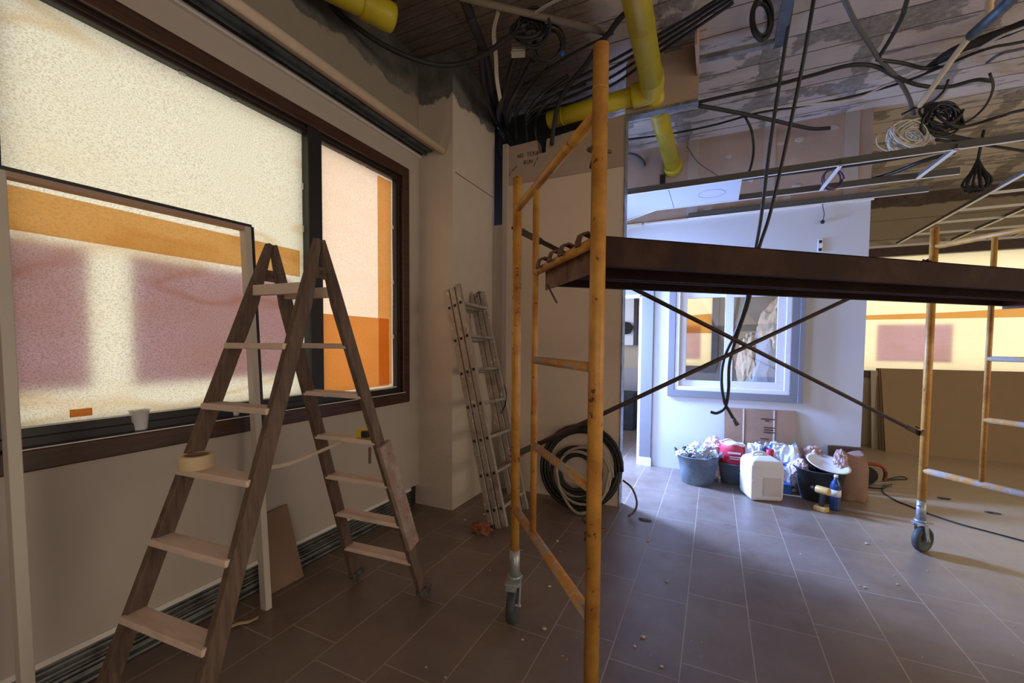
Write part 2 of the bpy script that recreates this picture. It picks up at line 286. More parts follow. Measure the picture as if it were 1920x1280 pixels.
# ------------------------------------------------------------------ mesh helpers
class MB:
    def __init__(s): s.b = bmesh.new()
    def box(s, x0, x1, y0, y1, z0, z1):
        return s.obox(Vector(((x0+x1)/2, (y0+y1)/2, (z0+z1)/2)), (x1-x0, y1-y0, z1-z0))
    def obox(s, c, size, rot=None):
        mt = Matrix.Translation(c) @ (rot.to_4x4() if rot else Matrix()) @ Matrix.Diagonal((*size, 1))
        bmesh.ops.create_cube(s.b, size=1, matrix=mt); return s
    def bar(s, p, q, a, b_, up=(0, 0, 1), ext=0):
        p, q = Vector(p), Vector(q); d = (q-p).normalized(); p = p-d*ext; q = q+d*ext
        x = d.cross(Vector(up)); x = x.normalized() if x.length > 1e-5 else Vector((1, 0, 0)); y = x.cross(d)
        rot = Matrix((x, y, d)).transposed()
        return s.obox((p+q)/2, (a, b_, (q-p).length), rot)
    def tube(s, pts, r, n=10, close=False, cap=True):
        pts = [Vector(p) for p in pts]; k = len(pts); rings = []
        t0 = (pts[1]-pts[0]).normalized(); up = Vector((0, 0, 1)) if abs(t0.z) < .9 else Vector((1, 0, 0))
        x = t0.cross(up).normalized()
        for i in range(k):
            if close: t = (pts[(i+1) % k]-pts[i-1]).normalized()
            else: t = (pts[min(i+1, k-1)]-pts[max(i-1, 0)]).normalized()
            x = (x-t*x.dot(t)); x = x.normalized() if x.length > 1e-6 else t.orthogonal().normalized()
            y = t.cross(x); rr = r[i] if isinstance(r, (list, tuple)) else r
            rings.append([s.b.verts.new(pts[i]+(x*math.cos(a)+y*math.sin(a))*rr) for a in (2*math.pi*j/n for j in range(n))])
        for i in range(k if close else k-1):
            A, B = rings[i], rings[(i+1) % k]
            for j in range(n):
                fc = s.b.faces.new((A[j], A[(j+1) % n], B[(j+1) % n], B[j])); fc.smooth = True
        if cap and not close:
            s.b.faces.new(list(reversed(rings[0]))); s.b.faces.new(rings[-1])
        return s
    def cyl(s, p, q, r, n=16): return s.tube([p, q], r, n)
    def lathe(s, prof, n=28, c=(0, 0, 0), sx=1, sy=1, rot=None, wob=0):
        rings = []; c = Vector(c)
        for r, z in prof:
            rg = []
            for j in range(n):
                a = 2*math.pi*j/n; v = Vector((r*math.cos(a)*sx, r*math.sin(a)*sy, z))
                if wob: v += v.normalized()*wob*(noise.noise(v*9+c))
                if rot: v = rot @ v
                rg.append(s.b.verts.new(v+c))
            rings.append(rg)
        for A, B in zip(rings, rings[1:]):
            for j in range(n):
                fc = s.b.faces.new((A[j], A[(j+1) % n], B[(j+1) % n], B[j])); fc.smooth = True
        if prof[0][0] > 1e-4: s.b.faces.new(list(reversed(rings[0])))
        if prof[-1][0] > 1e-4: s.b.faces.new(rings[-1])
        return s
    def blob(s, c, size, amp=.25, sc=3, sub=3, seed=0, rot=None):
        c = Vector(c); r = bmesh.ops.create_icosphere(s.b, subdivisions=sub, radius=1)
        for v in r['verts']:
            p = v.co.copy(); k = 1+amp*noise.noise(p*sc+Vector((seed, seed*2, 3)))+amp*.5*noise.noise(p*sc*2.7+Vector((seed, 1, 3)))
            p = Vector((p.x*size[0], p.y*size[1], p.z*size[2]))*k
            if rot: p = rot @ p
            v.co = p+c
        return s
    def prism(s, poly, d):
        """poly: list of 3D points (planar), d: thickness vector"""
        d = Vector(d); A = [s.b.verts.new(Vector(p)) for p in poly]; B = [s.b.verts.new(Vector(p)+d) for p in poly]
        s.b.faces.new(list(reversed(A))); s.b.faces.new(B); n = len(poly)
        for i in range(n): s.b.faces.new((A[i], A[(i+1) % n], B[(i+1) % n], B[i]))
        return s
    def build(s, name, mt, parent=None, bevel=0, smooth=False):
        bmesh.ops.recalc_face_normals(s.b, faces=s.b.faces)
        me = D.meshes.new(name); s.b.to_mesh(me); s.b.free()
        me.materials.append(M[mt] if isinstance(mt, str) else mt)
        o = D.objects.new(name, me); COL.objects.link(o)
        if parent: o.parent = parent; o.matrix_parent_inverse = Matrix.Translation(-parent.location)
        if smooth:
            for p in me.polygons: p.use_smooth = True
        if bevel:
            bv = o.modifiers.new('bevel', 'BEVEL'); bv.width = bevel; bv.segments = 2; bv.limit_method = 'ANGLE'
        return o

def tag(o, label, cat, group=None, kind=None):
    o['label'] = label; o['category'] = cat
    if group: o['group'] = group
    if kind: o['kind'] = kind
    return o
def struct(o): o['kind'] = 'structure'; return o
def root(name, loc, label=None, cat=None, group=None):
    o = D.objects.new(name, None); COL.objects.link(o); o.location = loc; o.empty_display_size = .1
    if label: tag(o, label, cat, group)
    return o
def smoothpath(pts, seg=7):
    pts = [Vector(p) for p in pts]
    if len(pts) == 2: return [pts[0].lerp(pts[1], i/6) for i in range(7)]
    P = [pts[0]*2-pts[1]]+pts+[pts[-1]*2-pts[-2]]; out = []
    for i in range(1, len(P)-2):
        a, b, c, d = P[i-1:i+3]
        for k in range(seg):
            t = k/seg
            out.append(.5*((2*b)+(c-a)*t+(2*a-5*b+4*c-d)*t*t+(3*b-a-3*c+d)*t**3))
    out.append(pts[-1]); return out

XL, YN, YB, YF = -2.37, 3.79, 5.28, 7.85
XR = 6.0; YS = -2.8
def ceil_z(y): return 4.08-.062*y

# ------------------------------------------------------------------ floor and ceiling
struct(MB().box(-2.8, XR+.2, YS-.2, YF+.3, -.12, 0).build('floor', 'floor'))
mb = MB()
mb.prism([(-2.8, YS-.2, ceil_z(YS-.2)), (XR+.2, YS-.2, ceil_z(YS-.2)), (XR+.2, YF+.3, ceil_z(YF+.3)), (-2.8, YF+.3, ceil_z(YF+.3))], (0, 0, .15))
struct(mb.build('ceiling', 'ceiling'))

# ------------------------------------------------------------------ left wall with the big papered window
WY0, WY1, WZ0, WZ1 = .50, 2.91, .945, 2.91
mb = MB()
mb.box(XL-.22, XL, YS, 3.06, .185, WZ0); mb.box(XL-.22, XL, YS, 3.06, WZ1, 3.06)
mb.box(XL-.22, XL, YS, WY0, WZ0, WZ1); mb.box(XL-.22, XL, WY1, 3.06, WZ0, WZ1)
struct(mb.build('wall_left', 'wallpaint'))
struct(MB().box(XL-.22, XL, YS, 3.06, 3.06, 4.25).build('wall_left_upper', 'upwall'))
mb = MB()  # corridor part and inner room part of the same wall, with the corridor window opening and one added for the inner room lamp
mb.box(XL-.22, XL, YN, 7.9, 0, .9); mb.box(XL-.22, XL, YN, 7.9, 2.6, 4.2)
mb.box(XL-.22, XL, YN, 4.1, .9, 2.6); mb.box(XL-.22, XL, 5.1, 6.1, .9, 2.6); mb.box(XL-.22, XL, 7.3, 7.9, .9, 2.6)
mb.box(XL-.30, XL-.22, 4.1, 5.1, .9, 2.6); mb.box(XL-.30, XL-.22, 6.1, 7.3, .9, 2.6)
struct(mb.build('wall_left_corridor', 'greywall'))
# exposed metal track under the cut edge of the left wall
t = struct(root('trim_1', (XL, 1.5, 0)))
MB().box(XL-.06, XL+.012, YS, 2.93, .162, .186).build('cut_board_edge', 'whitetrim', t)
mb = MB(); mb.box(XL-.2, XL-.045, YS, 3.06, 0, .165); mb.build('recess', 'dark', t)
mb = MB()
for z, x, h in ((.148, .0, .006), (.128, -.006, .005), (.104, .004, .007), (.082, -.004, .004), (.066, .002, .010), (.036, .004, .020), (.008, .012, .012)):
    mb.box(XL-.05, XL+x, YS, 2.93, z, z+h)
mb.box(XL-.04, XL-.03, YS, 2.93, .02, .15)
mb.build('steel_track', 'galv', t)

def ring(mb, x0, x1, y0, y1, z0, z1, w):
    mb.box(x0, x1, y0, y1, z0, z0+w); mb.box(x0, x1, y0, y1, z1-w, z1)
    mb.box(x0, x1, y0, y0+w, z0+w, z1-w); mb.box(x0, x1, y1-w, y1, z0+w, z1-w); return mb
W1 = struct(root('window_1', (XL, 1.7, WZ0)))
ring(MB(), XL-.16, XL+.018, WY0, WY1, WZ0, WZ1, .085).build('outer_frame', 'darkframe', W1, bevel=.006)
mb = ring(MB(), XL-.13, XL-.015, WY0+.08, WY1-.08, WZ0+.08, WZ1-.08, .05)
mb.build('inner_frame', 'blackframe', W1, bevel=.005)
mb = MB(); mb.box(XL-.015, XL-.006, WY0+.08, WY1-.08, WZ1-.112, WZ1-.104); mb.box(XL-.03, XL-.013, WY0+.08, WY1-.08, WZ1-.128, WZ1-.122); mb.box(XL-.015, XL-.006, WY1-.112, WY1-.104, WZ0+.08, WZ1-.08)
mb.build('brown_bead', 'darkframe', W1)
MB().box(XL-.12, XL+.005, 1.930, 2.035, WZ0+.08, WZ1-.08).build('mullion', 'blackframe', W1, bevel=.005)
mb = MB(); mb.box(XL-.10, XL-.025, WY0+.1, 1.93, WZ0+.125, WZ0+.165); mb.box(XL-.05, XL+.02, WY0+.1, 1.93, WZ0+.085, WZ0+.095)
mb.build('sill_rail', 'blackframe', W1, bevel=.004)
mb = MB(); mb.box(XL-.03, XL-.016, WY0+.1, 1.93, WZ0+.165, WZ0+.171); mb.box(XL+.012, XL+.022, WY0+.1, 2.85, WZ0+.086, WZ0+.091)
mb.box(XL-.03, XL-.016, 2.04, 2.80, WZ0+.135, WZ0+.142)
mb.build('light_edge_strip', 'whitetrim', W1)
XP = XL-.055   # paper plane
def sheet(mb, y0, y1, z0, z1, x, wav=.004, nx=30, nz=20, seed=0):
    g = [[mb.b.verts.new((x+wav*noise.noise(Vector((y0+(y1-y0)*i/nx, z0+(z1-z0)*j/nz, seed))*3.0), y0+(y1-y0)*i/nx, z0+(z1-z0)*j/nz)) for j in range(nz+1)] for i in range(nx+1)]
    for i in range(nx):
        for j in range(nz):
            fc = mb.b.faces.new((g[i][j], g[i+1][j], g[i+1][j+1], g[i][j+1])); fc.smooth = True
    return mb
sheet(MB(), WY0+.1, 1.945, WZ0+.16, 2.80, XP).build('cover_paper', 'paper', W1)
sheet(MB(), 2.03, 2.80, WZ0+.13, 2.80, XP, seed=3).build('cover_paper_narrow', 'paper_warm', W1)
sheet(MB(), WY0+.1, 1.90, 1.868, 2.035, XP+.008, .003, seed=5, nz=4).build('orange_band', 'kraft', W1)
mb = sheet(MB(), 2.60, 2.755, 1.11, 2.76, XP+.009, .003, 4, 20, 7); sheet(mb, 2.04, 2.075, 1.64, 2.76, XP+.009, .003, 2, 10, 9)
mb.build('orange_edge_strip', 'kraft', W1)
sheet(MB(), 2.05, 2.72, 1.10, 1.645, XP+.013, .003, 10, 8, 8).build('orange_patch', 'kraftdeep', W1)
MB().box(XP-.030, XP-.026, .10, .875, 1.245, 1.84).build('poster_outside', 'poster', W1)
MB().box(XP-.030, XP-.026, 1.02, 1.85, 1.245, 1.84).build('poster_outside', 'poster', W1)
MB().box(XP+.001, XP+.006, .80, .87, 1.128, 1.16).build('torn_kraft_scrap', 'kraft', W1)

# ledge with curtain track along the left wall
t = struct(root('trim_2', (XL, 1.5, 3.06)))
MB().box(XL, XL+.028, YS, 3.06, 3.055, 3.085).build('corner_bead', 'whitetrim', t)
MB().box(XL, XL+.20, YS, 3.06, 3.095, 3.11).build('ledge_underside', 'rawboard', t)
mb = MB(); mb.box(XL+.085, XL+.15, YS, 3.05, 3.082, 3.094); mb.box(XL+.085, XL+.09, YS, 3.05, 3.06, 3.094); mb.build('steel_track', 'bluesteel', t)
MB().box(XL+.02, XL+.05, YS, 3.05, 3.08, 3.10).build('dark_gap', 'dark', t)
p = tag(MB().cyl((-2.11, YS, 3.07), (-2.11, 3.05, 3.07), .027).build('curtain_pole', worn('pole_paint', (.70, .56, .42), rough=.45)), 'long pale pole running under the ceiling along the window wall', 'pole')
# column
struct(MB().box(XL-.25, -2.02, 3.06, YN+.02, 0, 4.2).build('wall_column', 'column'))
struct(MB().box(-2.021, -2.0175, 3.10, YN, 2.895, 2.90).build('trim_3', 'dark'))
# hall wall (near partition)
mb = MB()
mb.prism([(-1.86, YN, 0), (-.74, YN, 0), (-.74, YN, 2.99), (-1.86, YN, 2.99)], (0, .11, 0))
struct(mb.build('wall_partition', 'nearwall'))
mb = MB()
tp = [(-1.86, YN, 2.993), (-.74, YN, 2.993), (-.74, YN, 3.43), (-1.46, YN, 3.36), (-1.47, YN, 3.24), (-1.545, YN, 3.24), (-1.56, YN, 3.37), (-1.86, YN, 3.36)]
mb.prism(tp, (0, .11, 0)); struct(mb.build('wall_partition_upper', 'rawboard'))
mb = MB(); mb.box(-.742, -.732, YN-.004, YN+.114, 0, 3.43); struct(mb.build('trim_4', 'galv'))
mb = MB(); mb.box(-2.02, -1.86, YN-.01, YN+.1, 0, 2.62); struct(mb.build('wall_partition_side', 'wallpaint'))
mb = MB(); mb.box(-1.905, -1.855, YN-.03, YN+.05, 0, 3.38); mb.build('trim_5', 'wallpaint'); struct(D.objects['trim_5'])
mb = MB(); mb.box(-2.2, -1.2, YN+.32, YN+.36, 2.5, 4.0); struct(mb.build('shaft_dark_backing', 'dark'))  # added dark sheet, its colour stands in for deep shade above the partition
# bulkhead board right of the partition
mb = MB(); mb.box(-.74, -.165, YN-.005, YN+.01, 3.42, 3.86); mb.box(-.18, -.165, YN-.4, YN, 3.60, 3.86)
struct(mb.build('wall_bulkhead', 'rawboard'))
struct(MB().box(-.74, -.165, YN-.015, YN+.07, 3.395, 3.42).build('trim_6', 'galv'))

# ------------------------------------------------------------------ facing wall with door and inner window
mb = MB(); T = .12
DX0, DX1, DZ = -1.62, -.79, 2.04
QX0, QX1, QZ0, QZ1 = -.41, .72, .93, 2.10
for a in ((XL, DX0, 0, 2.88), (DX0, DX1, DZ, 2.88), (DX1, QX0, 0, 2.88), (QX0, QX1, 0, QZ0), (QX0, QX1, QZ1, 2.88), (QX1, 1.10, 0, 2.88), (1.10, 1.34, .445, 2.88)):
    mb.box(a[0], a[1], YB, YB+T, a[2], a[3])
struct(mb.build('wall_front', 'bluewall'))
struct(MB().box(XL, 1.335, YB+.004, YB+T, 2.88, 4.2).build('wall_front_upper', 'rawboard'))
mb = MB()
for x in (-.32, .42, 1.12): mb.box(x, x+.11, YB-.002, YB+.01, 2.93, 3.8)
struct(mb.build('trim_7', worn('joint_filler', (.44, .38, .34), sc=3, rough=.9)))
mb = MB(); mb.box(XL, DX1-.02, YB-.02, YB, 2.86, 2.89); mb.box(-.78, 1.36, YB-.022, YB, 2.868, 2.886); struct(mb.build('trim_8', 'whitetrim'))
mb = MB()
random.seed(3)
for k in range(16):
    x, z = random.uniform(-.7, 1.3), random.uniform(2.95, 3.65)
    mb.blob((x, YB+.002, z), (random.uniform(.015, .05), .004, random.uniform(.01, .03)), .4, 2, 2, k)
struct(mb.build('trim_9', worn('filler_dabs', (.50, .46, .44), rough=.9)))
# door
d = struct(root('door_1', (-1.2, YB, 0)))
mb = MB(); mb.box(DX1-.03, DX1+.0, YB-.02, YB+T+.02, 0, DZ); mb.box(DX0, DX0+.03, YB-.02, YB+T+.02, 0, DZ); mb.box(DX0, DX1, YB-.02, YB+T+.02, DZ-.02, DZ+.01)
mb.build('door_lining', 'whiteframe', d, bevel=.003)
mb = MB(); mb.box(DX1, DX1+.135, YB-.03, YB, 0, DZ+.15); mb.box(DX0-.14, DX0, YB-.03, YB, 0, DZ+.15); mb.box(DX0, DX1, YB-.03, YB, DZ+.01, DZ+.15)
mb.build('door_architrave', 'greyframe', d, bevel=.003)
MB().box(DX1-.002, DX1+.14, YB-.036, YB-.03, 0, .10).build('plinth_block', 'whiteframe', d)
# inner window
W2 = struct(root('window_2', (.15, YB, QZ0)))
def ringY(mb, x0, x1, y0, y1, z0, z1, w):
    mb.box(x0, x1, y0, y1, z0, z0+w); mb.box(x0, x1, y0, y1, z1-w, z1); mb.box(x0, x0+w, y0, y1, z0+w, z1-w); mb.box(x1-w, x1, y0, y1, z0+w, z1-w); return mb
ringY(MB(), QX0-.075, QX1+.075, YB-.03, YB, QZ0-.075, QZ1+.075, .075).build('grey_architrave', 'greyframe', W2, bevel=.003)
mb = MB(); mb.box(QX1+.075, QX1+.12, YB-.05, YB, QZ0-.075, QZ1+.075); mb.build('shadow_board', 'greyframe', W2)
ringY(MB(), QX0, QX1, YB-.02, YB+T, QZ0, QZ1, .045).build('white_frame', 'whiteframe', W2, bevel=.003)
ringY(MB(), QX0+.04, .20, YB+.03, YB+.07, QZ0+.04, QZ1-.04, .075).build('sash', 'whiteframe', W2, bevel=.003)
ringY(MB(), .10, QX1-.04, YB-.01, YB+.03, QZ0+.04, QZ1-.04, .085).build('sash', 'whiteframe', W2, bevel=.003)
MB().box(QX0+.1, .14, YB+.048, YB+.052, QZ0+.1, QZ1-.1).build('glass_pane', 'glass', W2)
MB().box(.17, QX1-.11, YB+.008, YB+.012, QZ0+.11, QZ1-.11).build('glass_pane', 'glass', W2)
# wall plug holes
s = tag(MB().box(.925, .965, YB-.012, YB, 2.40, 2.53).build('wall_socket', 'whiteplastic'), 'small white vertical socket plate high on the pale blue wall', 'socket')
for z in (2.505, 2.425): MB().box(.932, .958, YB-.014, YB-.011, z-.014, z+.014).build('socket_hole', 'dark', s)
c = tag(MB().tube(smoothpath([(.955, YB-.02, 2.95), (.95, YB-.02, 2.86), (.965, YB-.02, 2.78), (.955, YB-.02, 2.70)]), .005, 6).build('loose_wire', 'greycable'), 'short loose grey wire dangling above the white wall socket', 'wire')
MB().blob((.955, YB-.02, 2.70), (.018, .012, .02), .3).build('connector', 'black', c)

# ------------------------------------------------------------------ inner room and far wall
struct(MB().box(1.235, 1.335, YB+T, YF, 0, 4.2).build('wall_inner_right', 'greywall'))
FZ0, FZ1 = 1.085, 2.75
mb = MB()
mb.box(-2.6, XR, YF, YF+.2, 0, FZ0); mb.box(-1.1, XR, YF, YF+.2, FZ1, 2.96); mb.box(.03, 1.34, YF, YF+.2, FZ0, FZ1)
mb.box(-2.6, -1.1, YF, YF+.2, FZ0, 2.96)
struct(mb.build('wall_back', 'farwall'))
struct(MB().box(-2.6, XR, YF-.0, YF+.2, 2.96, 4.1).build('wall_back_upper', 'farup'))
struct(MB().box(-2.37, 1.235, YF-.012, YF, 0, FZ0-.05).build('wall_back_inner', 'greywall'))
for y, z in ((1.938, 2.45), (1.938, 2.18), (1.938, 1.55), (1.5, 2.79), (1.25, 2.79)):
    MB().box(XP-.002, XP+.014, y-.014, y+.014, z-.02, z+.02).build('tape_tab', 'whitetrim', W1)
for y, z in ((2.79, 2.4), (2.79, 1.95), (2.79, 1.5), (2.45, 2.79), (2.25, 2.79)):
    MB().box(XP-.002, XP+.014, y-.02, y+.02, z-.015, z+.015).build('tape_tab', 'whitetrim', W1)
W3 = struct(root('window_3', (3.6, YF, FZ0)))
mb = MB(); mb.box(1.34, XR, YF-.03, YF+.1, FZ1-.02, FZ1+.11); mb.box(1.34, XR, YF-.03, YF+.1, FZ0-.09, FZ0+.012); mb.build('frame', 'darkframe', W3)
def sheetY(mb, x0, x1, z0, z1, y, wav=.006, nx=40, nz=12, seed=0):
    g = [[mb.b.verts.new((x0+(x1-x0)*i/nx, y+wav*noise.noise(Vector((x0+(x1-x0)*i/nx, z0+(z1-z0)*j/nz, seed))*2.5), z0+(z1-z0)*j/nz)) for j in range(nz+1)] for i in range(nx+1)]
    for i in range(nx):
        for j in range(nz):
            fc = mb.b.faces.new((g[i][j], g[i+1][j], g[i+1][j+1], g[i][j+1])); fc.smooth = True
    return mb
sheetY(MB(), 1.34, XR, FZ0+.01, FZ1-.01, YF+.05).build('cover_paper', 'paper_far', W3)
mb = MB(); v = [mb.b.verts.new(q) for q in ((1.34, YF+.038, 1.835), (XR, YF+.038, 1.855), (XR, YF+.038, 2.10), (2.9, YF+.038, 1.925), (1.34, YF+.038, 1.89))]; mb.b.faces.new(v)
mb.build('orange_band', 'kraft', W3)
MB().box(2.14, 2.965, YF+.070, YF+.074, 1.235, 1.765).build('poster_outside', 'poster_far', W3)
mb = MB()
for x in (4.3,): mb.box(x, x+.08, YF-.02, YF+.08, FZ0, FZ1)
mb.build('mullion', 'darkframe', W3)
W4 = struct(root('window_4', (-.7, YF, FZ0)))
mb = MB(); mb.box(-1.1, .03, YF-.03, YF+.1, FZ0-.09, FZ0+.012); mb.box(-.045, .05, YF-.04, YF+.1, FZ0, FZ1); mb.box(-1.1, .03, YF-.03, YF+.1, FZ1-.02, FZ1+.1); mb.build('frame', 'greyframe', W4)
sheetY(MB(), -1.1, -.045, FZ0+.01, FZ1-.01, YF+.05).build('cover_paper', 'paper_far', W4)
mb = MB(); v = [mb.b.verts.new(q) for q in ((-1.1, YF+.038, 1.655), (-.045, YF+.038, 1.65), (-.045, YF+.038, 1.98), (-1.1, YF+.038, 1.90))]; mb.b.faces.new(v)
mb.build('orange_patch', 'kraft', W4)
MB().box(-1.0, -.21, YF+.070, YF+.074, 1.21, 1.78).build('poster_outside', 'poster_far', W4)
# enclosing walls out of view
struct(MB().box(XR, XR+.2, YS, YF+.2, 0, 4.4).build('wall_right', 'farwall'))
struct(MB().box(-2.6, XR+.2, YS-.2, YS, 0, 4.4).build('wall_behind', 'wallpaint'))
struct(MB().box(1.34, XR, YF-.06, YF, 2.855, 2.885).build('trim_10', 'whitetrim'))

# suspended ceiling grid
def tee(par, name, p, q, w=.024, h=.035, web='greycable'):
    p, q = Vector(p), Vector(q)
    o = MB().bar(p, q, w, .003).build(name, 'whitetrim', par)
    MB().bar(p+Vector((0, 0, h/2+.002)), q+Vector((0, 0, h/2+.002)), .003, h).build('bar_web', web, o)
GZ_ = 2.88
gr = root('ceiling_grid', (3.5, 6.5, GZ_), 'white ceiling grid bars hanging over the far end by the papered window', 'ceiling grid')
for x in (2.28, 2.86, 3.45, 4.05, 4.65, 5.25):
    tee(gr, 'main_bar', (x, YF-.05, GZ_), (x, 4.6, GZ_), .03)
for y in (7.2, 6.63, 6.12, 5.56):
    tee(gr, 'cross_bar', (2.28, y, GZ_), (5.85, y, GZ_), .02, .02, 'whitetrim')
g2 = root('ceiling_grid', (.3, 4.6, GZ_), 'white ceiling grid bars in front of the pale blue wall', 'ceiling grid')
bars = [[(-.80, 4.20, GZ_), (1.92, 4.22, GZ_)], [(-.60, 4.80, GZ_), (1.80, 4.82, GZ_)], [(-.3, 5.25, GZ_), (1.75, 5.24, GZ_)],
        [(-.80, 4.20, GZ_), (-.98, 4.36, GZ_)], [(-.60, 4.80, GZ_), (-1.0, 5.1, GZ_)]]
for a, b in bars: tee(g2, 'main_bar', a, b, .018, .055)
for x in (.87, 1.55): tee(g2, 'cross_bar', (x, 4.20, GZ_), (x-.02, 4.80, GZ_), .03)
pn = MB().prism([(-.97, 4.37, GZ_+.003), (-.79, 4.21, GZ_+.003), (-.42, 4.21, GZ_+.003), (-.42, 4.80, GZ_+.003), (-.60, 4.80, GZ_+.003), (-.97, 5.05, GZ_+.003)], (0, 0, .012)).build('ceiling_panel', 'tilepanel')
tag(pn, 'white ceiling panel with a cut corner, next to the partition end', 'ceiling panel')
pn = MB().box(-.415, .18, 4.215, 4.80, GZ_+.003, GZ_+.015).build('ceiling_panel', 'tilepanel')
tag(pn, 'white square ceiling panel with a round cut outline', 'ceiling panel')
a = [(-.06+.115*math.cos(t*math.pi/16), 4.50+.115*math.sin(t*math.pi/16), GZ_+.003) for t in range(32)]
MB().tube(a, .0022, 5, close=True).build('round_outline', 'greyframe', pn)
# steel stud on the ceiling
pts = [GZ(1310, 112, 3.72), GZ(1452, 80, 3.72)]
mb = MB(); mb.bar(pts[0], pts[1], .05, .035); st = tag(mb.build('steel_stud', 'galv'), 'grey steel stud lying level from the bulkhead corner', 'stud')
mb = MB(); mb.bar(GZ(1460, 85, 3.73), GZ(1482, -20, 3.73), .07, .035); tag(mb.build('steel_stud', 'bluesteel'), 'bluish steel stud under the ceiling beside the hanging cable pair', 'stud')

# ------------------------------------------------------------------ scaffold
A = Vector((-.922, 1.990, 0)); B = Vector((1.345, 3.905, 0))
du = (B-A).normalized(); dn = Vector((du.y, -du.x, 0))
sc = root('scaffold_tower', A, 'orange rolling scaffold tower with rusty decks in the middle of the room', 'scaffold')
def sp(O, s_, z): return O+dn*s_+Vector((0, 0, z))
def frame(O, top):
    fr = root('end_frame', O); fr.parent = sc; fr.matrix_parent_inverse = Matrix.Translation(-sc.location)
    for s_, tz in ((0, top), (.925, 2.335)):
        mb = MB(); mb.cyl(sp(O, s_, .36), sp(O, s_, tz), .0235, 20)
        mb.cyl(sp(O, s_, tz-.13), sp(O, s_, tz-.125), .0245, 20)
        mb.build('post', 'scaff', fr)
        for z in (2.035, .865):
            mb = MB(); mb.cyl(sp(O, s_, z)-du*.03, sp(O, s_, z)+du*.045-dn*.01, .006, 8); mb.obox(sp(O, s_, z-.02)-dn*.033, (.018, .014, .05), Matrix.Rotation(.3, 3, 'Y'))
            mb.obox(sp(O, s_, z+.012)-dn*.045, (.04, .012, .012), Matrix.Rotation(.5, 3, 'Y'))
            mb.build('brace_latch', 'rust', fr, bevel=.002)
    MB().cyl(sp(O, .31, .60), sp(O, .31, 2.13), .0145, 14).build('inner_upright', 'scaff', fr)
    MB().cyl(sp(O, 0, 2.135), sp(O, .925, 2.15), .0185, 16).build('top_rail', 'scaff', fr)
    MB().cyl(sp(O, 0, .585), sp(O, .925, .585), .021, 16).build('bottom_rail', 'scaffdirty', fr)
    for z in (.995, 1.378): MB().cyl(sp(O, .31, z), sp(O, .925, z), .0165, 14).build('rung', 'scaffdirty', fr)
    MB().cyl(sp(O, .31, 1.765), sp(O, .925, 1.765), .0165, 14).build('rung', 'scaff', fr)
    for s_, yw in ((0, (-1.35 if O is A else .75)), (.925, (-.4 if O is A else .9))):
        c = root('caster', sp(O, s_, 0)); c.parent = fr; c.matrix_parent_inverse = Matrix.Translation(-fr.location)
        P = sp(O, s_, 0); R = Matrix.Rotation(yw, 3, 'Z')
        f_ = R @ Vector((1, 0, 0)); sd = R @ Vector((0, 1, 0))
        mb = MB(); mb.cyl(P+Vector((0, 0, .22)), P+Vector((0, 0, .37)), .027, 18); mb.cyl(P+Vector((0, 0, .215)), P+Vector((0, 0, .235)), .036, 18)
        mb.cyl(P+Vector((0, 0, .335))-f_*.04, P+Vector((0, 0, .335))+f_*.045, .006, 8)
        o = mb.build('stem', 'castersteel', c)
        mb = MB(); W = P+f_*.03
        mb.obox(P+Vector((0, 0, .21))+f_*.015, (.11, .075, .012), R)
        for k in (-1, 1): mb.bar(P+sd*.033*k+Vector((0, 0, .205)), W+sd*.033*k+Vector((0, 0, .085)), .034, .005, up=sd)
        mb.obox(P+Vector((0, 0, .205))+f_*.075, (.05, .055, .006), R @ Matrix.Rotation(.35, 3, 'Y'))
        mb.cyl(W-sd*.042+Vector((0, 0, .09)), W+sd*.042+Vector((0, 0, .09)), .009, 10)
        mb.build('fork', 'castersteel', c, bevel=.002)
        rt = R @ Matrix.Rotation(math.pi/2, 3, 'X')
        mb = MB(); mb.lathe([(.03, -.012), (.062, -.012), (.068, -.022), (.082, -.022), (.089, -.012), (.089, .012), (.082, .022), (.068, .022), (.062, .012), (.03, .012)], 30, W+Vector((0, 0, .089)), rot=rt)
        mb.build('wheel', 'rubber', c)
frame(A, 2.29); frame(B, 2.265)
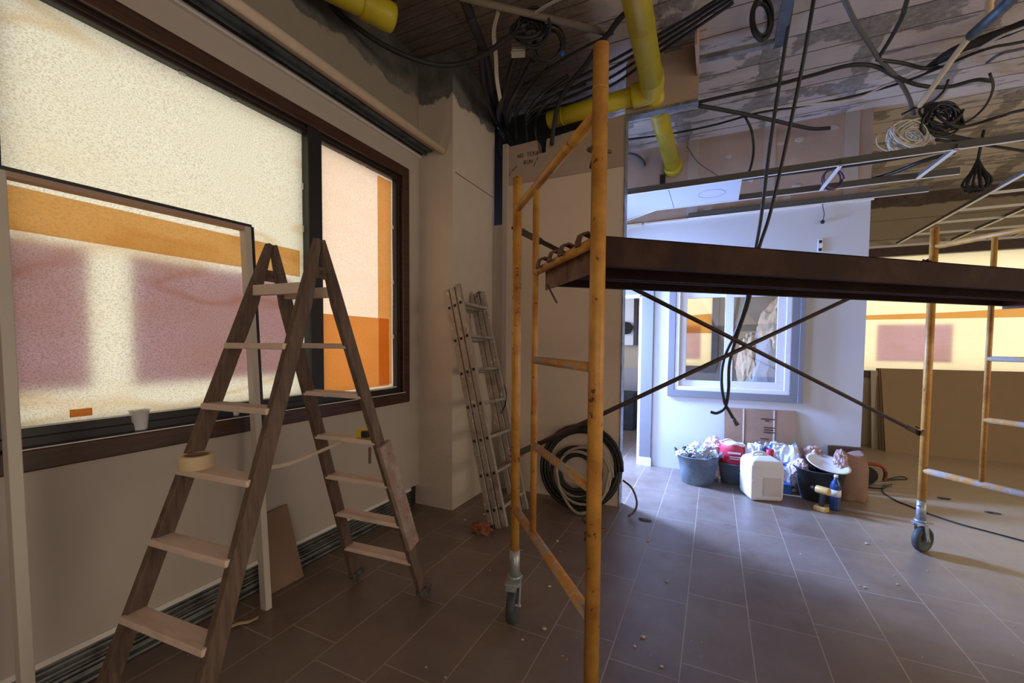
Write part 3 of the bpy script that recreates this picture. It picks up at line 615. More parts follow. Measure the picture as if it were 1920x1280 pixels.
def deck(s0, s1):
    r = root('deck', sp(A, s0, 1.765)); r.parent = sc; r.matrix_parent_inverse = Matrix.Translation(-sc.location)
    L_ = (B-A).length; z1 = 1.79; z0 = 1.70; e = .03
    mb = MB()
    def pb(a0, a1, l0, l1, za, zb):
        q = [A+dn*a0+du*l0, A+dn*a1+du*l0, A+dn*a1+du*l1, A+dn*a0+du*l1]
        mb.prism([(v.x, v.y, za) for v in q], (0, 0, zb-za))
    pb(s0, s1, e, L_-e, z1-.004, z1)
    for a in (s0, s1-.004): pb(a, a+.004, e, L_-e, z0, z1)
    pb(s0, s0+.028, e, L_-e, z0-.003, z0); pb(s1-.028, s1, e, L_-e, z0-.003, z0)
    mid = (s0+s1)/2; pb(mid-.02, mid+.02, e, L_-e, z1-.03, z1-.004)
    for k in range(1, 6): pb(s0+.004, s1-.004, e+k*L_/6-.015, e+k*L_/6+.015, z1-.045, z1-.004)
    mb.build('deck_tray', 'deck', r)
    mb = MB(); pb(s0, s1, e-.006, e, z0-.02, z1-.015); mb.build('end_plate', 'deckend', r)
    mb = MB(); pb(s0, s1, L_-e, L_-e+.006, z0-.02, z1-.015); mb.build('end_plate', 'deckend', r)
    for l, sg in ((0, 1), (L_, -1)):
        for a in (s0+.05, s1-.05):
            o = A+dn*a+du*l; mb = MB()
            pts = [o+du*sg*(.034)+Vector((0, 0, 1.745)), o+du*sg*.034+Vector((0, 0, 1.775)), o+du*sg*.018+Vector((0, 0, 1.800)), o+Vector((0, 0, 1.806)), o-du*sg*.018+Vector((0, 0, 1.80)), o-du*sg*.026+Vector((0, 0, 1.78)), o-du*sg*.027+Vector((0, 0, 1.765))]
            for p_, q_ in zip(pts, pts[1:]): mb.bar(p_, q_, .036, .007, up=dn.cross((q_-p_).normalized()), ext=.002)
            mb.build('hook', 'rust', r)
deck(.375, .615); deck(.628, .885)
def brace(za, zb):
    p, q = A+Vector((0, 0, za))+du*.02-dn*.03, B+Vector((0, 0, zb))-du*.02-dn*.03
    mb = MB(); d_ = (q-p).normalized(); mb.cyl(p+d_*.12, q-d_*.12, .0125, 12)
    mb.bar(p-d_*.03, p+d_*.13, .008, .032, up=(0, 0, 1)); mb.bar(q-d_*.13, q+d_*.05, .008, .032, up=(0, 0, 1))
    mb.build('cross_brace', 'brace', sc)
brace(2.035, .845); brace(.868, 2.035)
lk = MB(); lk.bar(sp(A, .47, 1.69), sp(A, .50, 1.615)+du*.03, .012, .004); lk.build('safety_pin', 'rust', sc)

# ------------------------------------------------------------------ wooden stepladder
th = .070; LU = Vector((math.cos(th), math.sin(th), 0)); LN = Vector((-math.sin(th), math.cos(th), 0))
LC = Vector((-1.653, 1.273, 0)); ZT = 1.797
sl = root('stepladder', LC, 'weathered wooden A-frame stepladder in front of the papered window', 'ladder')
def lp(side, rear, f):  # point on a rail: f = 0 hinge, 1 floor
    w_ = .144+(.241-.144)*f
    sgn = 1 if rear else -1; s_ = (.028+(.637-.028)*f) if rear else (.028+(.691-.028)*f)
    return LC+LU*w_*side+LN*s_*sgn+Vector((0, 0, ZT*(1-f)))
for rear in (0, 1):
    leg = root('ladder_half', LC+Vector((0, 0, 0))); leg.parent = sl; leg.matrix_parent_inverse = Matrix.Translation(-sl.location)
    for side in (-1, 1):
        p, q = lp(side, rear, -.025), lp(side, rear, .985)
        d3 = (q-p).normalized(); out = LN*(1 if rear else -1); out = (out-d3*out.dot(d3)).normalized()
        o_ = out*.028; i_ = -out*.032; g0 = lp(side, rear, -.045)+out*.012
        mb = MB(); mb.prism([g0+o_*.35-LU*.015, p.lerp(q, .10)+o_-LU*.015, q+o_-LU*.015, q+i_-LU*.015, p.lerp(q, .12)+i_-LU*.015, p+out*-.006-LU*.015, g0-out*.008-LU*.015], LU*.030)
        mb.build('rail', 'ladrail', leg, bevel=.004)
        if rear:
            mb = MB(); fp = lp(side, rear, .985); mb.obox(fp+Vector((0, 0, .022)), (.055, .085, .05), Matrix.Rotation(th, 3, 'Z')); mb.build('rubber_foot', 'ladfoot', leg, bevel=.012)
    for k in range(8 if not rear else 7):
        fz = .071+.1315*k
        if fz > .97: break
        a_, b_ = lp(-1, rear, fz), lp(1, rear, fz)
        sg = 1 if rear else -1
        mb = MB(); cc = (a_+b_)/2
        mb.obox(cc+LN*sg*.004, ((b_-a_).length+(.004 if k else -.002), .076 if k else .03, .024 if k else .045), Matrix.Rotation(th, 3, 'Z'))
        mb.build('step', 'ladstep', leg, bevel=.004)
for side in (-1, 1):
    mb = MB(); c_ = lp(side, 0, .03); mb.obox(LC+LU*.144*side+Vector((0, 0, ZT-.055)), (.012, .10, .05), Matrix.Rotation(th, 3, 'Z'))
    mb.cyl(LC+LU*(.144*side-.03)+Vector((0, 0, ZT-.055)), LC+LU*(.144*side+.03)+Vector((0, 0, ZT-.055)), .007, 10)
    mb.build('hinge', 'ladrail', sl, bevel=.004)
mb = MB(); mb.bar(lp(1, 1, .47)+LU*.028, lp(1, 1, .80)+LU*.028, .085, .024, up=LU)
for k in range(6):
    p = lp(1, 1, .50+k*.05)+LU*.041; mb.cyl(p, p+LU*.004, .005, 6)
mb.build('splint_board', worn('pinkish_repair_board', (.30, .20, .155), (.42, .34, .28), sc=9, rough=.8), sl, bevel=.003)

# things on the ladder
stepz = lambda k: ZT*(1-(.071+.1315*k))+.011
fl = lp(-1, 0, .071+.1315*3)
c_ = fl+LU*.055+LN*.0; c_.z = stepz(3)
tr = tag(MB().lathe([(.040, 0), (.058, 0), (.0585, .002), (.0585, .048), (.058, .05), (.040, .05), (.040, 0)], 36, c_).build('masking_tape_roll', 'tape'), 'roll of beige masking tape lying on a wooden ladder step', 'tape')
MB().lathe([(.036, .001), (.0402, .001), (.0402, .049), (.036, .049), (.036, .001)], 30, c_).build('cardboard_core', 'cardboard', tr)
rr = lp(1, 1, .071+.1315*3); rr = rr-LU*.085; rr.z = stepz(3)
tm = MB(); tm.obox(rr+Vector((0, 0, .026)), (.082, .044, .050), Matrix.Rotation(th+.3, 3, 'Z'))
tm = tag(tm.build('tape_measure', 'tapeyellow', bevel=.012), 'small yellow and black tape measure on the rear ladder step', 'tape measure')
MB().obox(rr+Vector((.020, -.010, .026)), (.040, .040, .034), Matrix.Rotation(th+.3, 3, 'Z')).build('black_grip', 'black', tm, bevel=.006)
# bent pale lath between front rail and rear step
mb = MB(); pts = smoothpath([PX(508, 876, -1.47), PX(545, 868, -1.52), PX(590, 850, -1.60), PX(640, 829, -1.68), PX(668, 822, -1.70)], 6)
for p, q in zip(pts, pts[1:]): mb.bar(p, q, .004, .014, ext=.002)
tag(mb.build('bent_lath', 'lath'), 'thin pale bent lath spanning between the two ladder halves', 'lath')
nl = lp(1, 1, .071+.1315*3)-LU*.02-LN*.04
tag(MB().bar(nl+Vector((0, 0, -.02)), nl+Vector((0, 0, -.10)), .012, .010).build('hanging_peg', 'ladrail', None, bevel=.003), 'short wooden peg hanging under the step beside the tape measure', 'peg')

# ------------------------------------------------------------------ door casing leaning, MDF offcut, cup
lc = root('door_casing', (-2.15, 1.0, 0), 'pale empty door casing frame leaning against the papered window', 'door frame')
ft, tp_ = Vector((-2.165, 1.465, 0)), Vector((-2.325, 1.49, 2.075))
fl_, tl = Vector((-2.11, .565, 0)), Vector((-2.325, .60, 2.055))
dd = (tp_-ft).normalized()
MB().bar(ft, tp_, .05, .035, up=(0, 1, 0)).build('jamb', 'casing', lc, bevel=.003)
MB().bar(fl_, tl, .05, .035, up=(0, 1, 0)).build('jamb', 'casing', lc, bevel=.003)
MB().bar(tl-Vector((0, .02, .010)), tp_+Vector((0, .018, -.010)), .05, .026).build('head', 'casingedge', lc, bevel=.003)
mb = MB(); mb.bar(tl-Vector((-.0, .02, -.006)), tp_+Vector((.0, .02, .006)), .052, .014)
mb.bar(tp_+Vector((0, .026, 0)), ft.lerp(tp_, .45)+Vector((0, .024, 0)), .052, .012, up=(0, 1, 0)); mb.build('dark_edge', 'blackframe', lc)
q = [Vector((-2.275, 1.542, 0)), Vector((-2.272, 1.775, 0)), Vector((-2.352, 1.728, .455)), Vector((-2.352, 1.582, .445))]
tag(MB().prism(q, (.012, 0, .002)).build('fibreboard_offcut', 'mdf'), 'small brown fibreboard offcut leaning against the wall beneath the window', 'board')
cp = PX(268, 800, XL-.0); cp = Vector((XL-.028, cp.y, WZ0+.095))
tag(MB().lathe([(.026, 0), (.027, .002), (.036, .085), (.040, .088), (.040, .091), (.034, .089), (.025, .004), (0.0, .004)], 24, cp).build('plastic_cup', 'whiteplastic'), 'white translucent plastic cup on the dark window sill', 'cup')
tag(MB().lathe([(.016, 0), (.018, .022), (.010, .026)], 16, (XL-.02, 1.46, WZ0+.095)).build('plastic_stopper', 'whiteplastic'), 'tiny white stopper on the dark sill behind the ladder', 'stopper')
sv = GZ(450, 1172, 0)
mb = MB(); pts = smoothpath([sv+Vector((-.03, -.05, .004)), sv+Vector((0, -.01, .015)), sv+Vector((.02, .03, .006)), sv+Vector((.05, .06, .02))], 5)
for p, q in zip(pts, pts[1:]): mb.bar(p, q, .022, .002, ext=.003)
tag(mb.build('wood_shaving', 'tape'), 'curled pale shaving on the floor by the ladder foot', 'shaving')

# ------------------------------------------------------------------ aluminium ladder (three stacked sections)
al = root('aluminium_ladder', (-1.5, 3.1, 0), 'paint-splashed triple aluminium ladder leaning on the column corner', 'ladder')
yb0, yt0, W_ = 2.885, 2.945, .40
for k in range(3):
    sec = root('ladder_section', (-1.5, 3.1, 0)); sec.parent = al; sec.matrix_parent_inverse = Matrix.Translation(-al.location)
    xo = .053*k; hb = (0, .012, .03)[k]; ht = (1.885, 1.905, 1.93)[k]
    b0, t0_ = Vector((-1.535+xo, yb0+.012*k, hb)), Vector((-1.998+xo, yt0, ht))
    mb = MB(); mb.bar(b0, t0_, .045, .028, up=(0, 1, 0)); mb.build('rail', 'alu', sec, bevel=.003)
    b1, t1 = b0+Vector((0, W_, 0)), t0_+Vector((0, W_, (0, -.01, -.02)[k]))
    mb = MB(); mb.bar(b1, t1, .045, .028, up=(0, 1, 0)); mb.build('rail', 'alu', sec, bevel=.003)
    for j in range(7):
        f_ = .075+.141*j; c0 = b0.lerp(t0_, f_); c1 = b1.lerp(t1, f_)
        mr = MB(); mr.bar(c0, c1, .030, .024, up=(t0_-b0)); mr.build('rung', 'alu', sec, bevel=.004)
        MB().obox(c0-Vector((0, .0145, 0)), (.020, .006, .022), Matrix.Rotation(-.24, 3, 'Y')).build('rung_socket', 'dark', sec)
    if k == 0: MB().bar(b0-Vector((0, 0, .0))+(t0_-b0)*.0, b0+(t0_-b0)*.02, .05, .032, up=(0, 1, 0)).build('end_cap', 'rubber', sec)
mb = MB(); mb.blob(Vector((-1.93, 3.37, 1.87)), (.035, .04, .05), .3); mb.build('rope_hook', 'rubber', al)
MB().tube(smoothpath([(-1.72, 3.32, 1.2), (-1.66, 3.36, 1.05), (-1.63, 3.30, .93), (-1.62, 3.2, .86)]), .006, 6).build('pull_rope', 'black', al)
rg = GZ(903, 990, .035)
tag(MB().blob((rg.x, rg.y, .035), (.075, .055, .042), .5, 2.2, 4, 4).build('crumpled_rag', 'rag'), 'crumpled terracotta rag at the foot of the aluminium ladder', 'rag')

# ------------------------------------------------------------------ hose coil by the partition
def coil(mb, c, r, n, tr, ax1, ax2, dr=.012, wob=.02, seed=1, turns=None):
    pts = []; rnd = random.Random(seed); N = int(n*28)
    for i in range(N+1):
        t = i/28*2*math.pi; k = i/N
        rr = r*(1+wob*math.sin(t*.37+seed))+dr*math.sin(k*9+seed)
        pts.append(c+ax1*rr*math.cos(t)+ax2*rr*math.sin(t)+ax1.cross(ax2)*(.02*math.sin(k*7+seed)))
    mb.tube(pts, tr, 8); return mb
cc = Vector((-1.05, 3.66, .355)); ax1 = Vector((1, .04, 0)).normalized(); ax2 = Vector((0, .28, 1)).normalized()
coil(MB(), cc, .335, 5, .016, ax1, ax2, .022, .03, 1).build('hose_coil', 'black')
hc = tag(D.objects['hose_coil'], 'large coil of black hose leaning against the partition', 'hose')
coil(MB(), cc+Vector((-.03, -.03, -.04)), .19, 4, .016, ax1, ax2, .03, .08, 4).build('inner_loops', 'blackthick', hc)
mb = MB(); coil(mb, cc+Vector((.04, -.09, -.03)), .25, 1.4, .012, ax1, ax2, .02, .05, 9)
mb.tube(smoothpath([cc+Vector((-.22, -.1, .10)), cc+Vector((-.14, -.13, -.20)), cc+Vector((.05, -.22, -.335)), cc+Vector((.23, -.17, -.20)), cc+Vector((.28, -.12, .03))]), .013, 8)
tag(mb.build('beige_hose', 'beigehose'), 'beige hose looped in front of the black hose coil', 'hose')
e = [PY(1168, 900, 3.72), PY(1185, 915, 3.70), PY(1194, 940, 3.68), PY(1190, 958, 3.62), GZ(1178, 968, .012)]
tag(MB().tube(smoothpath(e), .009, 8).build('hose_end', 'greycable'), 'free hose end curling onto the lit floor past the partition', 'hose')

# ------------------------------------------------------------------ yellow pipes
yp = root('yellow_drain_pipe', (-.48, 3.6, 3.5), 'yellow drain pipe with elbow crossing under the ceiling', 'pipe')
PR = .084
def pipe(a, b, r=PR, name='pipe_run'):
    mb = MB(); mb.cyl(a, b, r, 24); a, b = Vector(a), Vector(b); d_ = (b-a).normalized(); n_ = int((b-a).length/.33)
    for k in range(1, n_+1):
        p = a+d_*(k*.33); mb.cyl(p, p+d_*.006, r*1.03, 24)
    mb.build(name, 'yellowpipe', yp)
pipe((-.45, 1.6, 3.56), (-.49, 3.50, 3.50))
MB().tube(smoothpath([(-.49, 3.48, 3.52), (-.50, 3.60, 3.515), (-.535, 3.68, 3.51), (-.66, 3.69, 3.51)], 8), PR*1.12, 24).build('elbow', 'yellowpipe', yp)
pipe((-.62, 3.69, 3.51), (-1.42, 3.74, 3.50), PR*.88)
pipe((-.50, 3.62, 3.51), (-.475, 5.25, 3.47), PR*.93)
mb = MB(); mb.cyl((-.475, 5.12, 3.475), (-.475, 5.27, 3.47), PR*1.15, 24); mb.build('socket', 'yellowpipe', yp)
MB().box(-.62, -.56, 5.262, 5.279, 3.20, 3.42).build('trim_11', 'dark'); struct(D.objects['trim_11'])
y2 = root('yellow_drain_pipe', (-2.0, 2.2, 3.6), 'short thick yellow capped pipe above the window wall', 'pipe')
a_, b_ = GZ(560, -55, 3.60), GZ(722, 28, 3.60)
MB().cyl(a_, b_, .078, 26).build('pipe_run', 'yellowpipe', y2)
d_ = (b_-a_).normalized(); MB().tube([b_-d_*.16, b_-d_*.15, b_, b_+d_*.05, b_+d_*.06], [.078, .088, .088, .086, .06], 26).build('end_cap', 'yellowpipe', y2)

# ------------------------------------------------------------------ conduit, junction box
pa, pb_ = GZ(862, -6, 3.70), GZ(1142, 62, 3.70)
tag(MB().cyl(pa, pb_, .022, 16).build('grey_conduit', 'conduit'), 'rigid grey-beige conduit under the ceiling above the junction box', 'conduit')
jb = PY(972, 94, 2.95); jb = GZ(972, 94, 3.66)
R_ = Matrix.Rotation(.35, 3, 'Z') @ Matrix.Rotation(-.5, 3, 'X')
j = tag(MB().obox(jb, (.105, .05, .115), R_).build('junction_box', 'boxplastic', None, bevel=.006), 'cream electrical junction box hanging among ceiling cables', 'junction box')
MB().obox(jb+R_ @ Vector((0, -.028, -.03)), (.085, .006, .035), R_).build('terminal_strip', 'whiteplastic', j)

# ------------------------------------------------------------------ cables
def tangle(mb, c, n, rx, ry, tr, seed, squash=.5):
    rnd = random.Random(seed)
    for k in range(n):
        a = rnd.uniform(.55, 1.1); ph = rnd.uniform(0, 6.28); tilt = rnd.uniform(-.5, .5)
        ex = R2*math.cos(tilt)+U2*math.sin(tilt); ey = (U2*math.cos(tilt)-R2*math.sin(tilt))*squash-_f*rnd.uniform(-.3, .5)
        o = c+R2*rnd.uniform(-.3, .3)*rx+U2*rnd.uniform(-.3, .3)*ry-_f*rnd.uniform(-.04, .04)
        span = rnd.uniform(3.6, 7.5)
        mb.tube([o+ex*rx*a*math.cos(ph+t*span/22)+ey*ry*a*math.sin(ph+t*span/22)*1.6 for t in range(23)], tr*rnd.uniform(.7, 1.2), 6)
    return mb
def cz(x, y, z): return GZ(x, y, z)
def cable(name, label, cat, r, mt, pts, z=3.6, n=8, group=None):
    P = []
    for p in pts:
        if len(p) == 2: P.append(GZ(p[0], p[1], z))
        elif p[2] == 'Y': P.append(PY(p[0], p[1], p[3]))
        else: P.append(GZ(*p))
    for i, j in ((0, 1), (-1, -2)):   # runs that leave the view carry on along the ceiling
        if pts[i][0] > 1925 or pts[i][1] < 0:
            d_ = P[i]-P[j]; d_.z = 0; e_ = P[i]+d_.normalized()*1.3; e_.z = min(P[i].z, ceil_z(e_.y)-.05)
            if e_.x > XL+.1: P.insert(0, e_) if i == 0 else P.append(e_)
    o = MB().tube(smoothpath(P), r, n).build(name, mt); return tag(o, label, cat, group)
cable('sagging_hose', 'thick black hose sagging along the window-wall ceiling corner', 'hose', .018, 'blackthick', [(560, -25, 3.72), (610, 5, 3.70), (660, 45, 3.66), (715, 82, 3.60), (770, 108, 3.56), (825, 122, 3.55), (870, 118, 3.56), (915, 98, 3.58), (950, 72, 3.6), (985, 55, 3.62)])
cable('vertical_conduit', 'widest black conduit dropping beside the column top', 'conduit', .034, 'blackthick', [(868, -5, 3.72), (885, 40, 3.70), (905, 88, 3.68), (915, 130, 3.66), (925, 185, 3.60), (945, 232, 'Y', 3.92), (965, 290, 'Y', 3.96)])
cable('vertical_conduit', 'black conduit running behind the widest one by the column', 'conduit', .030, 'black', [(902, 90, 3.66), (908, 150, 3.62), (920, 200, 3.55), (940, 245, 'Y', 3.9), (955, 300, 'Y', 3.95)])
for k, (x, lab) in enumerate(((934, 'black conduit just right of the bent pale strip'), (948, 'black conduit second right of the bent pale strip'), (963, 'black conduit going down left of the thin wire pair'), (983, 'black conduit entering the shaft above the handwriting'), (1000, 'rightmost black conduit entering the shaft above the board'))):
    cable('shaft_conduit', lab, 'conduit', .024-.002*k, 'blackthick', [(x+34+k*16, 100+k*14, 3.66), (x+16+k*8, 160+k*4, 3.60), (x+2+k*3, 205, 3.50), (x+4, 240, 'Y', 3.93), (x+8, 290, 'Y', 3.98)])
for k, (y, lab) in enumerate(((0, 'upper black cable climbing right past the yellow pipe'), (14, 'second black cable climbing right past the yellow pipe'), (30, 'third black cable climbing right past the yellow pipe'), (46, 'lowest black cable climbing right past the yellow pipe'))):
    cable('ceiling_cable', lab, 'cable', .011, 'black', [(1375, -18+y*.5, 3.68), (1300, 28+y*.6, 3.67), (1230, 68+y*.75, 3.66), (1140, 118+y, 3.64), (1060, 158+y*.9, 3.60), (1005, 190+y*.6, 3.55), (985, 215+y*.4, 3.45)])
cable('ceiling_cable', 'thick black cable ducking under the conduit end', 'cable', .02, 'blackthick', [(1195, 12, 3.70), (1165, 32, 3.68), (1142, 62, 3.66), (1120, 88, 3.64), (1098, 122, 3.62), (1070, 155, 3.6), (1052, 185, 3.55), (1042, 215, 3.47), (1034, 272, 'Y', 3.755)])
cable('ceiling_cable', 'black cable diagonal beneath the blue-tied wire ring', 'cable', .009, 'black', [(1150, 62, 3.68), (1075, 100, 3.66), (1000, 148, 3.64), (965, 175, 3.62), (955, 230, 3.4)])
mb = MB(); pts = smoothpath([GZ(934, 22, 3.69), GZ(926, 60, 3.66), GZ(930, 110, 3.62), GZ(932, 150, 3.58), GZ(940, 198, 3.5)])
for p, q in zip(pts, pts[1:]): mb.bar(p, q, .030, .006, ext=.002, up=_f)
tag(mb.build('pale_strip', 'casing'), 'bent pale plastic strip hanging vertically amid black conduits', 'strip')
mb = MB(); pts = smoothpath([GZ(1005, 24, 3.7), GZ(1030, 8, 3.7), GZ(1075, -14, 3.7)])
for p, q in zip(pts, pts[1:]): mb.bar(p, q, .022, .006, ext=.002)
tag(mb.build('pale_strip', 'casing'), 'short pale curved strip above the grey conduit', 'strip')
cable('thin_wire', 'thin dark wire hanging left of the junction box', 'wire', .006, 'black', [(955, 118, 3.62), (947, 150, 3.6), (943, 195, 3.5)])
cable('thin_wire', 'thin dark wire slanting down from the junction box', 'wire', .006, 'black', [(985, 105, 3.62), (972, 140, 3.6), (962, 170, 3.55)])
c1 = GZ(1028, 84, 3.60); coil(MB(), c1, .105, 4, .006, (R2+U2*.1).normalized(), (U2-.25*_f).normalized(), .010, .05, 3).build('wire_ring', 'black')
wr = tag(D.objects['wire_ring'], 'round coil of black wires with blue ties near the junction box', 'wire coil')
MB().blob(c1+R2*.10-U2*.06, (.016, .016, .02), .3, sub=2).build('blue_tie', 'bluecable', wr)
MB().tube([c1-R2*.02+U2*.12, c1+U2*.10+R2*.04], .012, 6).build('blue_tie', 'bluecable', wr)
c2 = GZ(994, 58, 3.66); tangle(MB(), c2, 12, .11, .08, .009, 5, .7).build('wire_ring', 'blackthick')
tag(D.objects['wire_ring.001'], 'dense black cable tangle left of the wire ring', 'wire coil')
c3 = GZ(1428, 36, 3.60); coil(MB(), c3, .10, 7, .007, (R2*.55).normalized()*.6, U2*1.2, .012, .12, 7).build('wire_ring', 'black')
tag(D.objects['wire_ring.002'], 'tall oval coil of black cable tied beside the steel stud', 'wire coil')
# right-hand side
cable('ceiling_cable', 'black cable arching right from the bulkhead corner', 'cable', .015, 'blackthick', [(1308, 192, 3.62), (1370, 178, 3.62), (1440, 163, 3.62), (1520, 142, 3.62), (1590, 123, 3.62), (1640, 124, 3.62), (1680, 144, 3.6), (1725, 160, 3.6), (1775, 163, 3.6), (1830, 150, 3.6), (1860, 152, 3.6)])
cable('ceiling_cable', 'longest black cable sweeping up to the right edge', 'cable', .010, 'black', [(1175, 262, 3.6), (1262, 250, 3.6), (1340, 234, 3.6), (1420, 212, 3.6), (1510, 198, 3.6), (1600, 180, 3.6), (1690, 155, 3.6), (1760, 128, 3.6), (1850, 92, 3.6), (1950, 72, 3.6)])
cable('white_conduit', 'thin white conduit running beside the longest black cable', 'conduit', .009, 'whitecable', [(1395, 214, 3.61), (1430, 204, 3.61), (1515, 196, 3.59), (1600, 186, 3.58), (1660, 160, 3.6), (1735, 132, 3.62), (1820, 98, 3.62), (1880, 66, 3.62), (1950, 40, 3.62)])
cable('ceiling_cable', 'thick black cable dipping below the bulkhead to a frayed end', 'cable', .018, 'blackthick', [(1310, 198, 3.58), (1360, 207, 3.58), (1405, 216, 3.58), (1460, 228, 3.58), (1520, 241, 3.57), (1556, 240, 3.57)])
cable('ceiling_cable', 'grey-black cable descending steeply from the top right ceiling', 'cable', .016, 'greycable', [(1578, -10, 3.66), (1600, 35, 3.65), (1630, 82, 3.63), (1650, 112, 3.62), (1685, 150, 3.60), (1705, 185, 3.58), (1713, 215, 3.5)])
cable('ceiling_cable', 'dark cable meeting the steep grey one in a V', 'cable', .014, 'blackthick', [(1704, -10, 3.66), (1692, 30, 3.65), (1670, 72, 3.64), (1645, 112, 3.62)])
cable('ceiling_cable', 'black cable linking the V joint to the thick bundle', 'cable', .013, 'black', [(1645, 112, 3.62), (1690, 118, 3.62), (1735, 128, 3.62), (1765, 122, 3.62)])
cable('cable_bundle', 'thick black cable bundle at the right edge above the pale tube', 'cable bundle', .034, 'blackthick', [(1742, 128, 3.66), (1785, 98, 3.66), (1840, 76, 3.66), (1890, 58, 3.66), (1950, 34, 3.66)], n=10)
cable('ceiling_cable', 'black loop hanging beneath the pale tube', 'cable', .009, 'black', [(1778, 150, 3.58), (1768, 172, 3.56), (1745, 192, 3.54), (1715, 203, 3.52), (1690, 215, 3.50)])
cable('ceiling_cable', 'thin black arc at the right near the cable tangle', 'cable', .009, 'black', [(1856, 138, 3.58), (1862, 165, 3.56), (1848, 198, 3.54), (1820, 224, 3.52), (1788, 236, 3.5)])
cable('ceiling_cable', 'black cable from the tangle rising gently to the right edge', 'cable', .013, 'black', [(1788, 242, 3.48), (1830, 232, 3.5), (1880, 217, 3.5), (1950, 200, 3.52)])
cable('cable_bundle', 'wide black cable bundle level with the white wire coil', 'cable bundle', .026, 'blackthick', [(1750, 246, 3.40), (1790, 258, 3.40), (1840, 266, 3.40), (1890, 262, 3.40), (1960, 258, 3.40)], n=10)
cable('ceiling_cable', 'lower black cable leaving the white wire coil to the right', 'cable', .014, 'black', [(1755, 262, 3.38), (1810, 270, 3.36), (1860, 274, 3.36), (1960, 290, 3.36)])
cable('ceiling_cable', 'grey double cable curving over the right edge', 'cable', .010, 'greycable', [(1850, 118, 3.6), (1880, 100, 3.6), (1950, 84, 3.6)])
cable('thin_wire', 'pale thin wire crossing the right ceiling', 'wire', .005, 'whitecable', [(1750, 206, 3.55), (1800, 200, 3.55), (1860, 184, 3.55), (1950, 152, 3.55)])
cable('thin_wire', 'thin black wire drooping down the raw board wall', 'wire', .012, 'black', [(1398, 220, 3.58), (1409, 245, 'Y', 5.0), (1413, 280, 'Y', 5.1), (1408, 312, 'Y', 5.1), (1398, 336, 'Y', 5.1)])
cable('thin_wire', 'fine grey wire slanting across the raw board beside the yellow pipe', 'wire', .005, 'greycable', [(1288, 275, 'Y', 5.24), (1310, 305, 'Y', 5.24), (1350, 332, 'Y', 5.24)])
cable('grey_cable', 'two grey cables bending into a hole left of the yellow pipe', 'cable', .022, 'greycable', [(1120, 300, 'Y', 5.1), (1165, 290, 'Y', 5.1), (1190, 291, 'Y', 5.12), (1203, 300, 'Y', 5.18), (1208, 310, 'Y', 5.27)])
cable('dark_conduit_run', 'black conduit running along above the ceiling grid bars', 'conduit', .022, 'blackthick', [(1240, 352, 'Y', 4.25), (1400, 333, 'Y', 4.28), (1560, 313, 'Y', 4.3), (1700, 292, 'Y', 4.35), (1800, 274, 'Y', 4.4), (1860, 262, 'Y', 4.5)])
cable('dark_conduit_run', 'black conduit slanting behind the outer grid bar end', 'conduit', .018, 'black', [(1628, 338, 3.1), (1680, 322, 3.1), (1730, 302, 3.12), (1790, 286, 3.15)])
c4 = GZ(1703, 258, 3.30)
tangle(MB(), c4, 22, .19, .11, .0065, 2, .6).build('wire_coil', 'whitecable')
tag(D.objects['wire_coil'], 'loose coil of white wires hanging from the ceiling', 'wire coil')
c5 = GZ(1768, 218, 3.45); tangle(MB(), c5, 15, .15, .11, .010, 11, .6).build('wire_coil', 'black')
tag(D.objects['wire_coil.001'], 'black cable tangle above the white wire coil', 'wire coil')
c6 = PY(1560, 337, 4.78); coil(MB(), c6, .088, 2, .008, R2, U2, .004, .03, 2).build('cable_loop', 'purple')
tag(D.objects['cable_loop'], 'small purple cable loop on the middle grid bar', 'cable')
hb = PY(1832, 330, 5.6)
mb = MB()
for k in range(12):
    a = k*.52; mb.tube(smoothpath([hb+Vector((0, 0, .16)), hb+Vector((.04*math.cos(a), .04*math.sin(a), .05)), hb+Vector((.10*math.cos(a), .09*math.sin(a), -.06-.01*k % .05)), hb+Vector((.05*math.cos(a+1), .05*math.sin(a+1), -.14))]), .010, 6)
mb.cyl(hb+Vector((0, 0, .15)), hb+Vector((.03, 0, .42)), .012, 6)
tag(mb.build('cable_bunch', 'blackthick'), 'dark bunch of tied cables hanging over the far grid', 'cable bundle')
cable('pale_tube', 'pale yellowish tube tilted through the cables at the upper right', 'tube', .020, 'tape', [(1905, -45, 3.74), (1850, 30, 3.62), (1790, 105, 3.56), (1725, 198, 3.50)], n=12)
cable('corrugated_hose', 'bluish dark hose wrapped along the tilted pale tube', 'hose', .034, 'bluesteel', [(1915, -20, 3.52), (1880, 15, 3.52), (1850, 42, 3.52), (1822, 66, 3.54)], n=10)

# hanging pair of cables that end in a loop behind the scaffold
hang = ((1527, -8, 3.60), (1470, 250, 'm'), (1430, 440, 'm'), (1398, 575, 'm'), (1372, 655, 'm'))
def hangpath(dx, low):
    P = [GZ(1527+dx, -8, ceil_z(3.6)-.03)]
    for x, y, Y in ((1505+dx*.95, 120, 3.8), (1474+dx*.75, 270, 3.95), (1444+dx*.4, 400, 4.05), (1422+dx*.15, 470, 4.1), (1405+dx*.12, 560, 4.12), (1385+dx*.1, 620, 4.12)): P.append(PY(x, y, Y))
    for x, y in low: P.append(PY(x, y, 4.12))
    return P
mb = MB().tube(smoothpath(hangpath(0, ((1368, 680), (1366, 730), (1360, 762), (1345, 774), (1332, 772)))), .013, 8)
tag(mb.build('hanging_cable', 'black'), 'right one of two long black cables hanging behind the scaffold deck', 'cable')
h2 = MB().tube(smoothpath(hangpath(-40, ((1358, 670), (1353, 715), (1358, 752), (1368, 772), (1378, 790)))), .013, 8)
